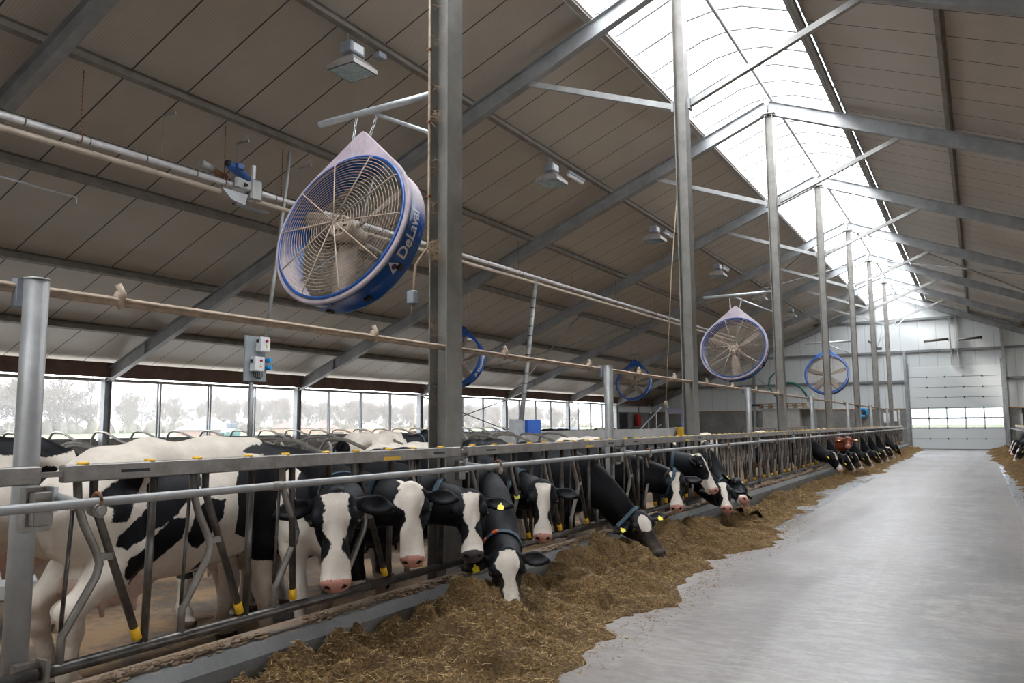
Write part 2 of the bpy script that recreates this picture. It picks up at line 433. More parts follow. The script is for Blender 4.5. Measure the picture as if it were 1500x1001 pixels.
w = bpy.data.worlds.new('overcast_sky'); S.world = w; w.use_nodes = True
bg = w.node_tree.nodes['Background']; bg.inputs[0].default_value = (.95, .975, 1., 1); bg.inputs[1].default_value = 10.5
sd = bpy.data.lights.new('hazy_sun', 'SUN'); sd.energy = 9.0; sd.angle = math.radians(12); sd.color = (1, .95, .88)
so = bpy.data.objects.new('hazy_sun', sd); COL.objects.link(so); so.rotation_euler = (math.radians(48), 0, math.radians(-70))
S.view_settings.view_transform = 'Standard'; S.view_settings.look = 'None'; S.view_settings.gamma = 1; S.view_settings.use_curve_mapping = False
S.view_settings.exposure = 0.0

# ------------------------------------------------------------------ shell
XR, XL, XE = -4.15, -20.4, 12.1
YB, YG = -15.25, 54.4
TAN = .404
roofz = lambda x: 9.95 - TAN * abs(x - XR)
raftz = lambda x: 9.75 - TAN * abs(x - XR)
FR = [5.75 + 7 * k for k in range(-3, 7)]
def slab(name, x0, x1, y0, y1, z0, z1, m): return struct(MB().bb(x0, x1, y0, y1, z0, z1).build(name, m))
slab('floor', -3.75, 1.6, YB, YG + .1, -.25, 0, floormat)
slab('floor', XL - .2, -4.0, YB, YG + .1, -.3, -.05, muckmat)
slab('floor', 1.85, XE + .2, YB, YG + .1, -.3, -.05, muckmat)
slab('floor', -36, XL - .2, YB, 70, -.4, -.28, bouncemat)  # pale apron added outside the windows to bounce sunlight onto the ceiling
fld = MB(); fld.bb(-700, 300, -300, 700, -.6, -.32); fo = fld.build('ground', fieldmat); fo['kind'] = 'structure'
def roofside(sg, x0, x1):
    z0, z1 = roofz(x0), roofz(x1); m = MB()
    vs = [(x0, YB - .4, z0), (x1, YB - .4, z1), (x1, YG + .4, z1), (x0, YG + .4, z0)]
    vs += [(a, b_, c + .11) for a, b_, c in vs]
    m.add(vs, [(0, 1, 2, 3) if sg > 0 else (3, 2, 1, 0), (7, 6, 5, 4), (0, 4, 5, 1), (1, 5, 6, 2), (2, 6, 7, 3), (3, 7, 4, 0)])
    return struct(m.build('ceiling', roofmat, at=(0, 0, 0)))
roofside(1, XL - .6, -5.95); roofside(1, -2.35, XE + .6)
# the floor materials use object coordinates
# low walls, last solid bay, back wall
lw = MB(); lw.bb(XL - .35, XL - .12, YB, 47.75, -.3, 1.28); struct(lw.build('wall_left', wallconc))
lw = MB(); lw.bb(XL - .35, XL - .11, 47.75, YG, -.3, 2.45); lw.bb(XL - .35, XL - .13, 47.75, YG, 2.45, 3.4, 1); struct(lw.build('wall_left', [wallconc, gablemat]))
lw = MB(); lw.bb(XE + .12, XE + .35, YB, YG, -.3, 1.35); struct(lw.build('wall_right', wallconc))
DX0, DX1, DZ = -3.58, 1.28, 5.0
def gable(y, name, door=True):
    m = MB(); t = .12
    def poly(xs):
        # xs: list of (x,z) outline
        n = len(xs); vs = [(x, y, z) for x, z in xs] + [(x, y + t, z) for x, z in xs]
        m.add(vs, [tuple(range(n)), tuple(range(2 * n - 1, n - 1, -1))] + [(i, (i + 1) % n, n + (i + 1) % n, n + i) for i in range(n)])
    if door:
        XW, XV = XL - .36, XE + .36
        poly([(XW, 2.45), (DX0, 2.45), (DX0, 9.2), (-5.95, 9.2), (XW, roofz(XW))])
        poly([(DX0, DZ), (DX1, DZ), (DX1, roofz(DX1)), (-2.35, 9.2), (DX0, 9.2)])
        poly([(DX1, 2.45), (XV, 2.45), (XV, roofz(XV)), (DX1, roofz(DX1))])
        poly([(-5.95, 9.2), (-2.35, 9.2), (-2.35, 9.5), (XR, 10.25), (-5.95, 9.5)])
    else:
        poly([(XL, -.3), (XE, -.3), (XE, roofz(XE)), (XR, 10.3), (XL, roofz(XL))])
    return struct(m.build(name, gablemat))
gable(YG, 'wall_back'); gable(YB - .2, 'wall_front', False)
m = MB(); m.bb(XL - .36, DX0 - .08, YG - .14, YG + .1, -.3, 2.42); m.bb(DX1 + .12, DX1 + .9, YG - .1, YG + .1, -.3, 2.42); m.bb(4.6, XE, YG - .14, YG + .1, -.3, 2.42); struct(m.build('wall_back', wallconc))
m = MB(); m.bb(XL, DX0 - .1, YG - .17, YG - .02, 2.42, 2.49); m.bb(DX1 + .1, XE, YG - .17, YG - .02, 2.42, 2.49)
struct(m.build('trim_1', mat('brown_flashing', (.30, .16, .08), .6)))
m = MB(); m.bb(DX1 + .9, 4.6, YG - .06, YG + .06, -.3, 2.42); struct(m.build('door_2', darkdoor))
m = MB(); m.bb(XL - .11, XL - .05, 48.6, 49.9, -.05, 2.35); struct(m.build('door_3', darkdoor))
# sectional door
dr = MB(); dr.bb(DX0 - .02, DX1 + .02, YG + .02, YG + .06, DZ, DZ + .05); door = struct(dr.build('door_1', doormat, at=(DX0, YG, 0)))
ph = DZ / 8
for i in range(8):
    p = MB(); z0 = i * ph; z1 = z0 + ph
    if i in (2, 3):
        p.bb(DX0, DX1, YG - .02, YG + .03, z0 - .01, z0 + .06); p.bb(DX0, DX1, YG - .02, YG + .03, z1 - .06, z1 + .005)
        for j in range(6):
            x = DX0 + (DX1 - DX0) * j / 5; wv = .09
            p.bb(max(DX0, x - wv / 2), min(DX1, x + wv / 2), YG - .022, YG + .03, z0 + .05, z1 - .05)
    else:
        p.bb(DX0, DX1, YG - .02, YG + .03, z0 + .008, z1 - .008); p.bb(DX0, DX1, YG - .005, YG + .02, z0 - .01, z0 + .02)
    po = p.build('door_panel', doormat, door)
    if i in (2, 3):
        g = MB(); g.bb(DX0 + .02, DX1 - .02, YG, YG + .01, z0 + .05, z1 - .05); g.build('window_pane', doorglass, po)
for j in range(1, 5):
    for i in range(1, 8):
        x = DX0 + (DX1 - DX0) * j / 5
        hb = MB(); hb.bb(x - .035, x + .035, YG - .045, YG - .02, i * ph - .05, i * ph + .05); hb.build('hinge', darkmetal, door)
for i in range(1, 8):
    hb = MB(); hb.bb(DX0, DX1, YG - .026, YG - .018, i * ph - .011, i * ph + .011); hb.build('panel_seam', mat_seam if i > 1 else globals().setdefault('mat_seam', mat('panel_seam', (.12, .12, .12), .7)), door)
jb = MB(); jb.bb(DX0 - .12, DX0 - .0, YG - .1, YG + .0, 0, 5.25); jb.bb(DX1, DX1 + .12, YG - .1, YG + .0, 0, 5.4); jb.build('guide_rail', beamsteel, door)
jb = MB(); jb.bb(DX0, DX1, YG - .03, YG + .02, -.0, .03); jb.build('bottom_seal', black, door)
# gable girts and posts
y0 = YG - .1
girtsteel = mat('girt_steel', (.19, .195, .2), .5, .3, var=.2)
for i, (z, xa, xb) in enumerate(((4.16, XL, DX0 - .12), (6.0, XL, 3.2), (8.0, -9., -.3), (4.2, 1.5, XE))):
    m = MB(); m.bb(xa, xb, y0 - .07, y0 + .06, z - .07, z + .07); m.build('wall_girt', girtsteel)
    tag(bpy.data.objects[-1] if False else COL.objects[-1], ['horizontal steel girt at mid height left of the big door', 'horizontal steel girt crossing the end wall above the big door', 'short top girt just below the roof peak on the end wall', 'horizontal steel girt right of the big door'][i], 'steel girt')
for i, (x, z1) in enumerate(((-5.35, raftz(-5.35)), (-13., raftz(-13)), (1.45, raftz(1.45)), (-1.2, 8.0), (-.85, 8.0), (7., raftz(7)), (-3.75, 6.))):
    m = MB(); wd = .04 if i in (3, 4) else .08
    m.bb(x - wd, x + wd, y0 - .22, y0 - .06, 5.05 if i in (3, 4) else 0, z1); o = m.build('gable_post', beamsteel)
    tag(o, ['steel post on the end wall left of the big door reaching towards the peak', 'steel post on the end wall behind the water hoses', 'steel post on the end wall at the right edge of the big door', 'left one of two thin uprights standing above the big door', 'right one of two thin uprights standing above the big door', 'steel post on the end wall far right', 'steel post at the left edge of the big door'][i], 'steel post')
# dark operator rollers above the door
for i, (xa, xb) in enumerate(((-2.6, -1.3), (-.75, .45))):
    m = MB(); m.tube([(xa, y0 - .45, 6.55), (xb, y0 - .45, 6.62)], .075, 12); o = m.build('roller_tube', darkmetal)
    m = MB(); m.bb(xb - .03, xb + .03, y0 - .45, y0 - .2, 6.5, 6.7); m.bb(xa - .03, xa + .03, y0 - .45, y0 - .2, 6.45, 6.65); m.build('bracket', beamsteel, o)
    tag(o, ['left one of two dark rollers mounted above the big door', 'right one of two dark rollers mounted above the big door'][i], 'roller')

# ------------------------------------------------------------------ steel frame
def hprof(b_, h, tf, tw):
    b2, h2, w2 = b_ / 2, h / 2, tw / 2
    return [(-b2, -h2), (b2, -h2), (b2, -h2 + tf), (w2, -h2 + tf), (w2, h2 - tf), (b2, h2 - tf), (b2, h2), (-b2, h2), (-b2, h2 - tf), (-w2, h2 - tf), (-w2, -h2 + tf), (-b2, -h2 + tf)]
IP = hprof(.17, .34, .02, .012)
def frame_rafter(y, side, i):
    xe = XL if side < 0 else XE
    m = MB(); cz = -.17 / math.cos(math.atan(TAN))
    m.profile(IP, (XR, y, raftz(XR) + cz), (xe, y, raftz(xe) + cz))
    if side < 0: m.bb(XR - .012, XR + .012, y - .1, y + .1, raftz(XR) - .42, raftz(XR) + .02)
    o = m.build('roof_rafter', beamsteel)
    # stiffener near eave
    s_ = MB(); xs = xe + (1.7 if side < 0 else -1.7); s_.bb(xs - .012, xs + .012, y - .08, y + .08, raftz(xs) - .36, raftz(xs) - .02); s_.build('stiffener', beamsteel, o)
    b0 = MB(); b0.bb(XR + side * .06, XR + side * .16, y - .11, y + .11, raftz(XR) - .40, raftz(XR) - .385); b0.build('end_plate', galv, o)
    for bx in (.25, .36):
        b0 = MB(); x = XR + side * bx; b0.sphere((x, y - .02, raftz(x) - .15), .018, 8); b0.build('bolt', galv_light, o)
    return o
allf = FR + [YG - .3]
for i, y in enumerate(allf):
    for sd_, nm in ((-1, 'left'), (1, 'right')):
        o = frame_rafter(y, sd_, i)
        if i < 3: lab = '%s roof rafter of frame %s behind the viewpoint' % (nm, ['farthest', 'middle', 'first'][i])
        elif i == len(allf) - 1: lab = '%s sloping rafter lying against the end wall' % nm
        else: lab = '%s steel rafter above the %s centre column from the camera' % (nm, ORD[i - 3])
        tag(o, lab, 'roof rafter', 'steel rafters')
CP_ = hprof(.24, .20, .014, .009)
def column(y, lab):
    m = MB(); m.profile(CP_, (-4.1, y, -.05), (-4.1, y, raftz(XR) - .37), up=(1, 0, 0))
    m.bb(-4.25, -3.95, y - .15, y + .15, raftz(XR) - .385, raftz(XR) - .365)
    o = m.build('steel_column', columnsteel, at=(-4.1, y, -.05)); tag(o, lab, 'column', 'centre columns')
    return o
for i, y in enumerate(FR):
    lab = 'steel column in the feed fence line, %s' % ('%s from the camera' % ORD[i - 3] if i >= 3 else ['farthest', 'middle', 'closest'][i] + ' of those behind the camera')
    column(y, lab)
    for sd_, nm in ((-1, 'left'), (1, 'right')):
        m = MB(); xa = -4.1 + sd_ * .15; xb = XR + sd_ * 2.95
        m.profile([(-.05, -.05), (.05, -.05), (.05, .05), (-.05, .05)], (xa, y, 7.1), (xb, y, raftz(xb) - .36))
        o = m.build('knee_brace', galv)
        b_ = MB(); b_.bb(xb - .12, xb + .12, y - .05, y + .05, raftz(xb) - .385, raftz(xb) - .37); b_.bb(xa - .02, xa + .02, y - .07, y + .07, 7., 7.2); b_.build('end_plate', galv, o)
        tag(o, '%s square tube brace from the %s column up to its rafter' % (nm, '%s' % ORD[i - 3] if i >= 3 else ['farthest rear', 'middle rear', 'closest rear'][i]), 'brace', 'knee braces')
for i, y in enumerate(FR):
    for x, nm in ((XL, 'left'), (XE, 'right')):
        m = MB(); m.profile(hprof(.2, .2, .012, .01), (x, y, -.1), (x, y, raftz(x) - .2), up=(0, 1, 0))
        o = m.build('eave_post', beamsteel, at=(x, y, -.1)); tag(o, '%s eave wall post carrying the %s rafter%s' % (nm, ORD[i - 3] if i >= 3 else ORD[2 - i], ' from the camera' if i >= 3 else ' behind the camera'), 'post', 'eave posts')
PX = [(-5.86, 'upper edge purlin along the left side of the skylight'), (-8.5, 'purlin carrying the hanging lamps on the left roof slope'), (-11.05, 'left slope purlin from which the feed pipes hang'), (-13.55, 'left slope purlin next below the feed pipe purlin'), (-16.15, 'left slope purlin second above the eave'), (-18.5, 'lowest left slope purlin just above the eave windows'),
      (-2.44, 'upper edge purlin along the right side of the skylight'), (-.13, 'right slope purlin next below the skylight edge'), (2.4, 'right slope purlin second below the skylight edge'), (4.9, 'right slope purlin third below the skylight edge'), (7.4, 'right slope purlin second above the right eave'), (9.9, 'lowest right slope purlin above the right eave')]
for x, lab in PX:
    m = MB(); s_ = -1 if x < XR else 1; up = Vector((s_ * TAN, 0, 1)).normalized()
    c = Vector((x, 0, roofz(x))) - up * .1
    m.profile(hprof(.09, .19, .01, .008), (c.x, YB, c.z), (c.x, YG, c.z), up=up)
    tag(m.build('purlin', purlinsteel), lab, 'purlin', 'roof purlins')
# eave beams
for x, nm in ((XL, 'left'), (XE, 'right')):
    s_ = 1 if x < 0 else -1
    m = MB(); m.bb(x + s_ * .11, x + s_ * .19, YB, YG - .2, 2.98, 3.38); tag(m.build('eave_beam', brownbeam), 'long dark brown eave beam above the %s windows' % nm, 'beam')
    m = MB(); m.bb(x - s_ * .25, x - s_ * .12, YB, YG - .2, 2.88, 2.96); tag(m.build('window_head', beamsteel), 'thin steel rail under the %s eave beam' % nm, 'rail')
# eave windows: one per bay, mullion pairs + film
wi = 0
for x in (XL, XE):
    for k in range(len(FR)):
        y = FR[k]; ya, yb = (y, y + 7) if k < len(FR) - 1 else (y, YG)
        if x == XL and k == len(FR) - 1: continue
        wi += 1
        fr = MB(); x_ = x; x = x + (-.16 if x < 0 else .23)
        fr.bb(x - .05, x - .02, ya + .1, yb - .1, 1.28, 1.33)
        for j in (1, 2, 3):
            for d in (-.045, .045):
                yy = ya + 1.75 * j + d; fr.bb(x - .06, x - .01, yy - .018, yy + .018, 1.3, 2.9)
        wo = struct(fr.build('window_%d' % wi, girtsteel))
        g = MB(); g.bb(x - .04, x - .035, ya + .1, yb - .1, 1.3, 2.9); g.build('clear_curtain', film, wo); x = x_

# ------------------------------------------------------------------ skylight
sk = thing('window_20', 'translucent ridge skylight', 'skylight', (XR, 20, 9.3)); sk['kind'] = 'structure'
del sk['label']; del sk['category']
XS0, XS1 = -5.95, -2.35
def skyz(x):
    d = abs(x - XR); de = 1.8
    base = roofz(XS0) + .30
    if d > .55: return base + (de - d) * .40
    return base + (de - .55) * .40 + (.55 - d) * .12
ypan = YB
for (xa, xb) in ((XS0, XR - .55), (XR - .55, XR), (XR, XR + .55), (XR + .55, XS1)):
    g = MB(); za, zb = skyz(xa), skyz(xb)
    vs = [(xa, YB, za), (xb, YB, zb), (xb, YG + .3, zb), (xa, YG + .3, za)]; vs += [(p[0], p[1], p[2] + .012) for p in vs]
    g.add(vs, [(3, 2, 1, 0), (4, 5, 6, 7), (0, 1, 5, 4), (1, 2, 6, 5), (2, 3, 7, 6), (3, 0, 4, 7)]); g.build('skylight_pane', skyglass, sk)
cb = MB()
cb.bb(XS0 - .03, XS0 + .02, YB, YG + .3, roofz(XS0) - .02, skyz(XS0)); cb.build('upstand', mat('white_upstand', (.62, .60, .57), .6), sk)
cb = MB(); cb.bb(XS1 - .02, XS1 + .03, YB, YG + .3, roofz(XS1) - .02, skyz(XS1)); cb.build('upstand', beamsteel, sk)
rb = MB(); rb.tube([(XR, YB, skyz(XR) - .06), (XR, YG, skyz(XR) - .06)], .05, 8); rb.build('ridge_strap', beamsteel, sk)
y = YB + .5; nb = 0
while y < YG:
    b_ = MB(); d = .035
    pts = [(XS0, y, skyz(XS0) - d), (XR - .55, y, skyz(XR - .55) - d), (XR, y, skyz(XR) - d), (XR + .55, y, skyz(XR + .55) - d), (XS1, y, skyz(XS1) - d)]
    b_.tube(pts, .03, 6); b_.build('glazing_bar', beamsteel, sk)
    if y > 4:
        b_ = MB(); b_.tube([(XR - .45, y + .12, skyz(XR - .45) - .09), (XR + .45, y + .12, skyz(XR + .45) - .09)], .012, 6)
        b_.tube([(XS0 + .02, y - .14, roofz(XS0) - .02), (XS0 + .05, y + .03, skyz(XS0) - .04)], .018, 6); b_.bb(XS0 - .02, XS0 + .14, y - .03, y + .03, skyz(XS0) - .12, skyz(XS0) - .04)
        b_.build('bar_clip', galv_light, sk)
    y += 1.0
for i in range(len(allf) - 1):
    ya, yb = allf[i], allf[i + 1]
    m = MB(); m.tube([(XR + .14, ya, raftz(XR) - .02), (XR + .14, yb, raftz(XR) - .02)], .04, 10)
    m.bb(XR + .05, XR + .23, ya - .03, ya + .05, raftz(XR) - .07, raftz(XR) - .05)
    tag(m.build('ridge_tube', galv), ('round steel tube along the ridge beyond the %s centre column' % ORD[i - 3]) if i >= 3 else 'ridge tube %s behind the camera' % ['farthest', 'second', 'closest'][i], 'steel tube', 'ridge tubes')
# wind bracing rods in one bay
for i, (a, b_) in enumerate((((-5.0, 33.75), (-12, 40.75)), ((-12., 33.75), (-5., 40.75)), ((-3.3, 33.75), (3.4, 40.75)), ((3.4, 33.75), (-3.3, 40.75)), ((-12.2, 26.75), (-19.8, 33.75)), ((-19.8, 26.75), (-12.2, 33.75)))):
    m = MB(); m.tube([(a[0], a[1], raftz(a[0]) - .12), (b_[0], b_[1], raftz(b_[0]) - .12)], .022, 6)
    tag(m.build('bracing_rod', beamsteel), ['left', 'crossing left', 'right', 'crossing right', 'lower left', 'crossing lower left'][i] + ' diagonal bracing rod under the distant roof', 'rod', 'roof bracing rods')
for i, (ya, yb, za, zb) in enumerate(((26.75, 33.75, 1.4, 2.85), (26.75, 33.75, 2.85, 1.4))):
    m = MB(); m.tube([(XL + .05, ya + .1, za), (XL + .05, yb - .1, zb)], .025, 6)
    tag(m.build('bracing_rod', darkmetal), ['diagonal rod rising to the right across the left windows', 'diagonal rod falling to the right across the left windows'][i], 'rod', 'window bracing rods')
# ------------------------------------------------------------------ feed curbs
def curb(xf, s_, name_lab):
    # chamfered profile in X-Z ; xf = feed side face, s_ = direction towards the cows
    m = MB()
    pr = [(xf, -.1), (xf, .27), (xf + s_ * .05, .335), (xf + s_ * .27, .345), (xf + s_ * .27, -.1)]
    ys = [YB, YG - .25]; n = len(pr)
    vs = [(x, ys[0], z) for x, z in pr] + [(x, ys[1], z) for x, z in pr]
    fs = [(i, (i + 1) % n, n + (i + 1) % n, n + i) for i in range(n)] + [tuple(range(n)), tuple(range(2 * n - 1, n - 1, -1))]
    if s_ < 0: fs = [tuple(reversed(f)) for f in fs]
    m.add(vs, fs); return tag(m.build('feed_curb', curbmat), name_lab, 'curb')
curb(-3.74, -1, 'low grey cast concrete curb under the long left feed fence')
curb(1.6, 1, 'low concrete curb at the right edge of the feed alley')
rng = random.Random(3)
def crust(x0, x1, ya, yb, n, lab, seed):
    r_ = random.Random(seed); m = MB()
    for i in range(n):
        yc = ya + (yb - ya) * r_.random() ** 1.5; xc = x0 + (x1 - x0) * r_.random() ** 1.3
        for j in range(r_.randint(4, 12)):
            q = r_.uniform(.006, .022)
            xx_ = xc + r_.gauss(0, .04)
            if xx_ < x0 or xx_ > x1: continue
            m.sphere((xx_, yc + r_.gauss(0, .06), .344), q, 5, scale=(1.2, r_.uniform(1, 2.4), r_.uniform(.25, .7)))
    return tag(m.build('feed_crust', mudbrown), lab, 'dirt', kind='stuff')
crust(-3.98, -3.80, 1.9, 34, 420, 'brown crust of old feed caked along the top of the left curb', 4)

# ------------------------------------------------------------------ headlock feed fence
XF = -3.85
def make_panel(y0, x=XF, s_=1, lev=None):
    """3.5 m panel starting at y0; s_=-1 mirrors it for the other side"""
    t = thing('headlock_fence_panel', '', 'feed fence', (x, y0, .45))
    m = MB(); m.bb(x - .03, x + .03, y0 + .05, y0 + 3.44, 1.355, 1.44, bev=.006)
    m.build('top_rail', galv if False else fencesteel, t)
    sl = MB(); sl.bb(x + s_ * .031 - .002, x + s_ * .031 + .002, y0 + .34, y0 + .5, 1.39, 1.405); sl.build('slot', black, t)
    sl = MB(); sl.bb(x + s_ * .031 - .002, x + s_ * .031 + .002, y0 + 3.05, y0 + 3.2, 1.39, 1.405); sl.build('slot', black, t)
    m = MB(); m.tube([(x, y0 + .0, .475), (x, y0 + 3.48, .475)], .031, 12); m.build('bottom_rail', polished, t)
    m = MB(); m.bb(x - .045, x + .045, y0 - .0, y0 + .02, .41, .54); m.build('end_plate', fencesteel, t)
    m = MB(); m.bb(x + s_ * .032 - .001, x + s_ * .032 + .001, y0 + 2.42, y0 + 2.62, 1.365, 1.39); m.build('yellow_sticker', yellow, t)
    pt = .665
    for j in range(5):
        yc = y0 + .13 + pt * j; yp = y0 + .55 + pt * j; so = .035
        c = MB()  # chevron bar
        c.tube([(x + .0, yc, 1.36), (x, yc + .01, 1.24), (x, yc + .045, 1.14), (x, yc + .115, 1.0), (x, yc + .135, .94), (x, yc + .12, .88), (x, yc + .03, .73), (x, yc - .04, .62), (x, yc - .045, .49)], .021, 8)
        c.build('neck_bar', fencesteel, t)
        c = MB(); c.tube([(x - s_ * .01, yc - .01, 1.22), (x - s_ * .01, yc - .04, .64)], .010, 6); c.build('guard_rod', polished, t)
        c = MB(); c.tube([(x, yp, 1.36), (x, yp - .02, .49)], .021, 8); c.build('upright', polished, t)
        op = (lev[j] if lev else 1)
        yl = yc + .05 + so
        ye = yl + (.27 if op else .03)
        c = MB(); c.tube([(x + s_ * .0, yl, 1.36), (x, yl, 1.26), (x, ye, .54)], [.021, .021, .022], 8)
        lv = c.build('lever', polished, t)
        tt = .085
        c = MB(); a = Vector((x, ye, .54)); dd = (Vector((x, yl, 1.26)) - a).normalized()
        c.tube([a - dd * .02, a + dd * .045], .025, 8); c.build('yellow_sleeve', yellow, lv)
        c = MB(); c.bb(x - .02, x + .02, yc + .13, yl + (ye - yl) * .42 + .0, .955, .99); c.build('catch', fencesteel, lv)
        for yy in (yl - .06, yp - .03):
            c = MB(); c.tube([(x, yy, 1.438), (x, yy, 1.452)], [.030, .026], 12); c.build('stop_disc', yellow, t)
    return t
panA = make_panel(2.15, lev=[1, 1, 0, 1, 0])
panB = make_panel(5.65, lev=[0, 1, 1, 1, 1])
panA['group'] = panB['group'] = 'headlock panels of the left feed fence'
def plab(i): return 'headlock fence panel with yellow discs, %s of the left feed fence %s' % (ORD[i], 'from the camera' if i else 'to the camera, starting at the leftmost round post')
panA['label'] = 'headlock panel between the leftmost round post and the nearest steel column'
panB['label'] = 'headlock panel just right of the nearest steel column'
for k in range(2, 14):
    dup([panA, panB][k % 2 if k not in (5, 8, 9) else 1], (XF, 2.15 + 3.5 * k, .45), 'galvanised headlock panel with yellow discs, %s along the left feed fence from the camera' % ORD[k])
dup(panB, (XF, 2.15 - 3.5, .45), 'headlock panel cut off by the left edge of the photo')
panR = make_panel(23.15, 1.72, -1, lev=[1, 1, 1, 1, 1]); panR['group'] = 'headlock panels of the right feed fence'
panR['label'] = 'headlock panel of the right feed fence outside the frame'
for k in range(1, 8):
    dup(panR, (1.72, 23.15 + 3.5 * k, .45), 'headlock panel of the right feed fence, %s from the end door' % ORD[8 - k])
# round posts between panels
posts_y = [2.1 + 7 * k for k in range(0, 8) if 2.1 + 7 * k < 53]
for i, y in enumerate(posts_y):
    m = MB(); m.tube([(-3.98, y, -.05), (-3.98, y, 2.35)], .057, 20); 
    o = m.build('round_post', galv, at=(-3.98, y, -.05)) if True else None
    c = MB(); c.tube([(-3.98, y, 2.35), (-3.98, y, 2.358)], .059, 20); c.build('post_cap', galv_light, o)
    c = MB(); c.bb(-4.09, -4.04, y - .06, y + .0, 2.22, 2.36); c.build('pipe_holder', boxgrey, o)
    c = MB(); c.bb(-3.925, -3.87, y - .05, y + .07, 1.13, 1.34); c.build('mounting_bracket', fencesteel, o)
    c = MB(); c.bb(-3.925, -3.87, y - .05, y + .05, .41, .53); c.build('mounting_bracket', fencesteel, o)
    tag(o, 'galvanised round post standing in the feed fence, %s%s' % (ORD[i], ' from the camera' if i else ' to the camera at the left edge'), 'post', 'round posts in the feed fence')
# link plates at panel joints, arms and the front pipe
def joint(y):
    t = thing('pipe_arm', '', 'pipe arm', (XF, y, 1.25))
    c = MB(); c.bb(XF - .02, XF + .035, y - .09, y - .0, 1.16, 1.32, bev=.004); c.build('bracket_plate', fencesteel, t)
    c = MB(); c.bb(XF - .015, XF + .015, y - .09, y + .09, 1.385, 1.41); c.build('link_strap', fencesteel, t)
    c = MB(); c.bb(XF - .02, XF + .05, y - .01, y + .01, 1.22, 1.34); c.build('hook_plate', galv_light, t)
    c = MB(); c.tube([(XF + .02, y + .02, 1.29), (-3.46, y + .02, 1.245)], .021, 10); c.build('arm', dustpipe if False else galv, t)
    c = MB(); c.tube([(-3.53, y + .02, 1.25), (-3.47, y + .02, 1.243)], .033, 12); c.build('clamp', fencesteel, t)
    c = MB(); c.tube(arc((-3.5, y + .02, 1.29), .034, 0, 2 * PI, 12, 'xz'), .008, 6); c.build('u_bolt', mat_rust, t)
    return t
mat_rust = mat('rusty_steel', (.25, .10, .05), .8, .2, var=.4, vscale=20)
j0 = joint(2.15); j0['group'] = 'arms carrying the front neck pipe'; j0['label'] = 'short arm holding the front pipe beside the leftmost round post'
for k in range(1, 15):
    dup(j0, (XF, 2.15 + 3.5 * k, 1.25), 'short arm holding the front neck pipe, %s from the camera' % ORD[k])
m = MB(); m.tube([(-3.5, -1.5, 1.28), (-3.5, YG - 4, 1.295)], .0215, 12)
fp = m.build('neck_pipe', galv)
tag(fp, 'long front neck pipe running before the whole left feed fence', 'pipe')
for yy in (3.25, 8.4, 13.2, 19., 26.):
    c = MB(); c.tube([(-3.5, yy - .04, 1.28 + .0003 * yy), (-3.5, yy + .04, 1.28 + .0003 * yy)], .026, 12); c.build('pipe_sleeve', fencesteel, fp)
m = MB(); m.tube([(1.4, 12, 1.28), (1.4, YG - 4, 1.28)], .0215, 8); tag(m.build('neck_pipe', galv), 'front neck pipe before the right feed fence', 'pipe')
# beige conduit on the post tops
m = MB(); m.tube([(-4.09, -1.5, 2.31), (-4.09, 50, 2.30)], .018, 8); m.tube([(-4.09, -1.5, 2.335), (-4.09, 50, 2.325)], .011, 6); m.tube([(-4.065, -1.5, 2.325), (-4.065, 50, 2.315)], .011, 6)
cdu = tag(m.build('dusty_water_pipe', dustpipe), 'dust covered pipe bundle running over the tops of the round posts', 'pipe')
r_ = random.Random(5)
for yy in (2.6, 4.75, 6.75, 8.75, 10.4, 11.9, 13.6, 15.3, 17.2, 19.3, 21.5, 24, 27, 30, 34):
    c = MB(); c.sphere((-4.085, yy, 2.335), .034, 8, scale=(1, .9, 1.4)); c.tube([(-4.08, yy - .01, 2.3), (-4.08 + .01, yy + .015, 2.36), (-4.085, yy - .005, 2.415)], [.03, .022, .018], 8)
    c.tube([(-4.08, yy, 2.31), (-4.08, yy + .02, 2.285)], .02, 8); c.build('spray_nozzle', dustpipe, cdu)

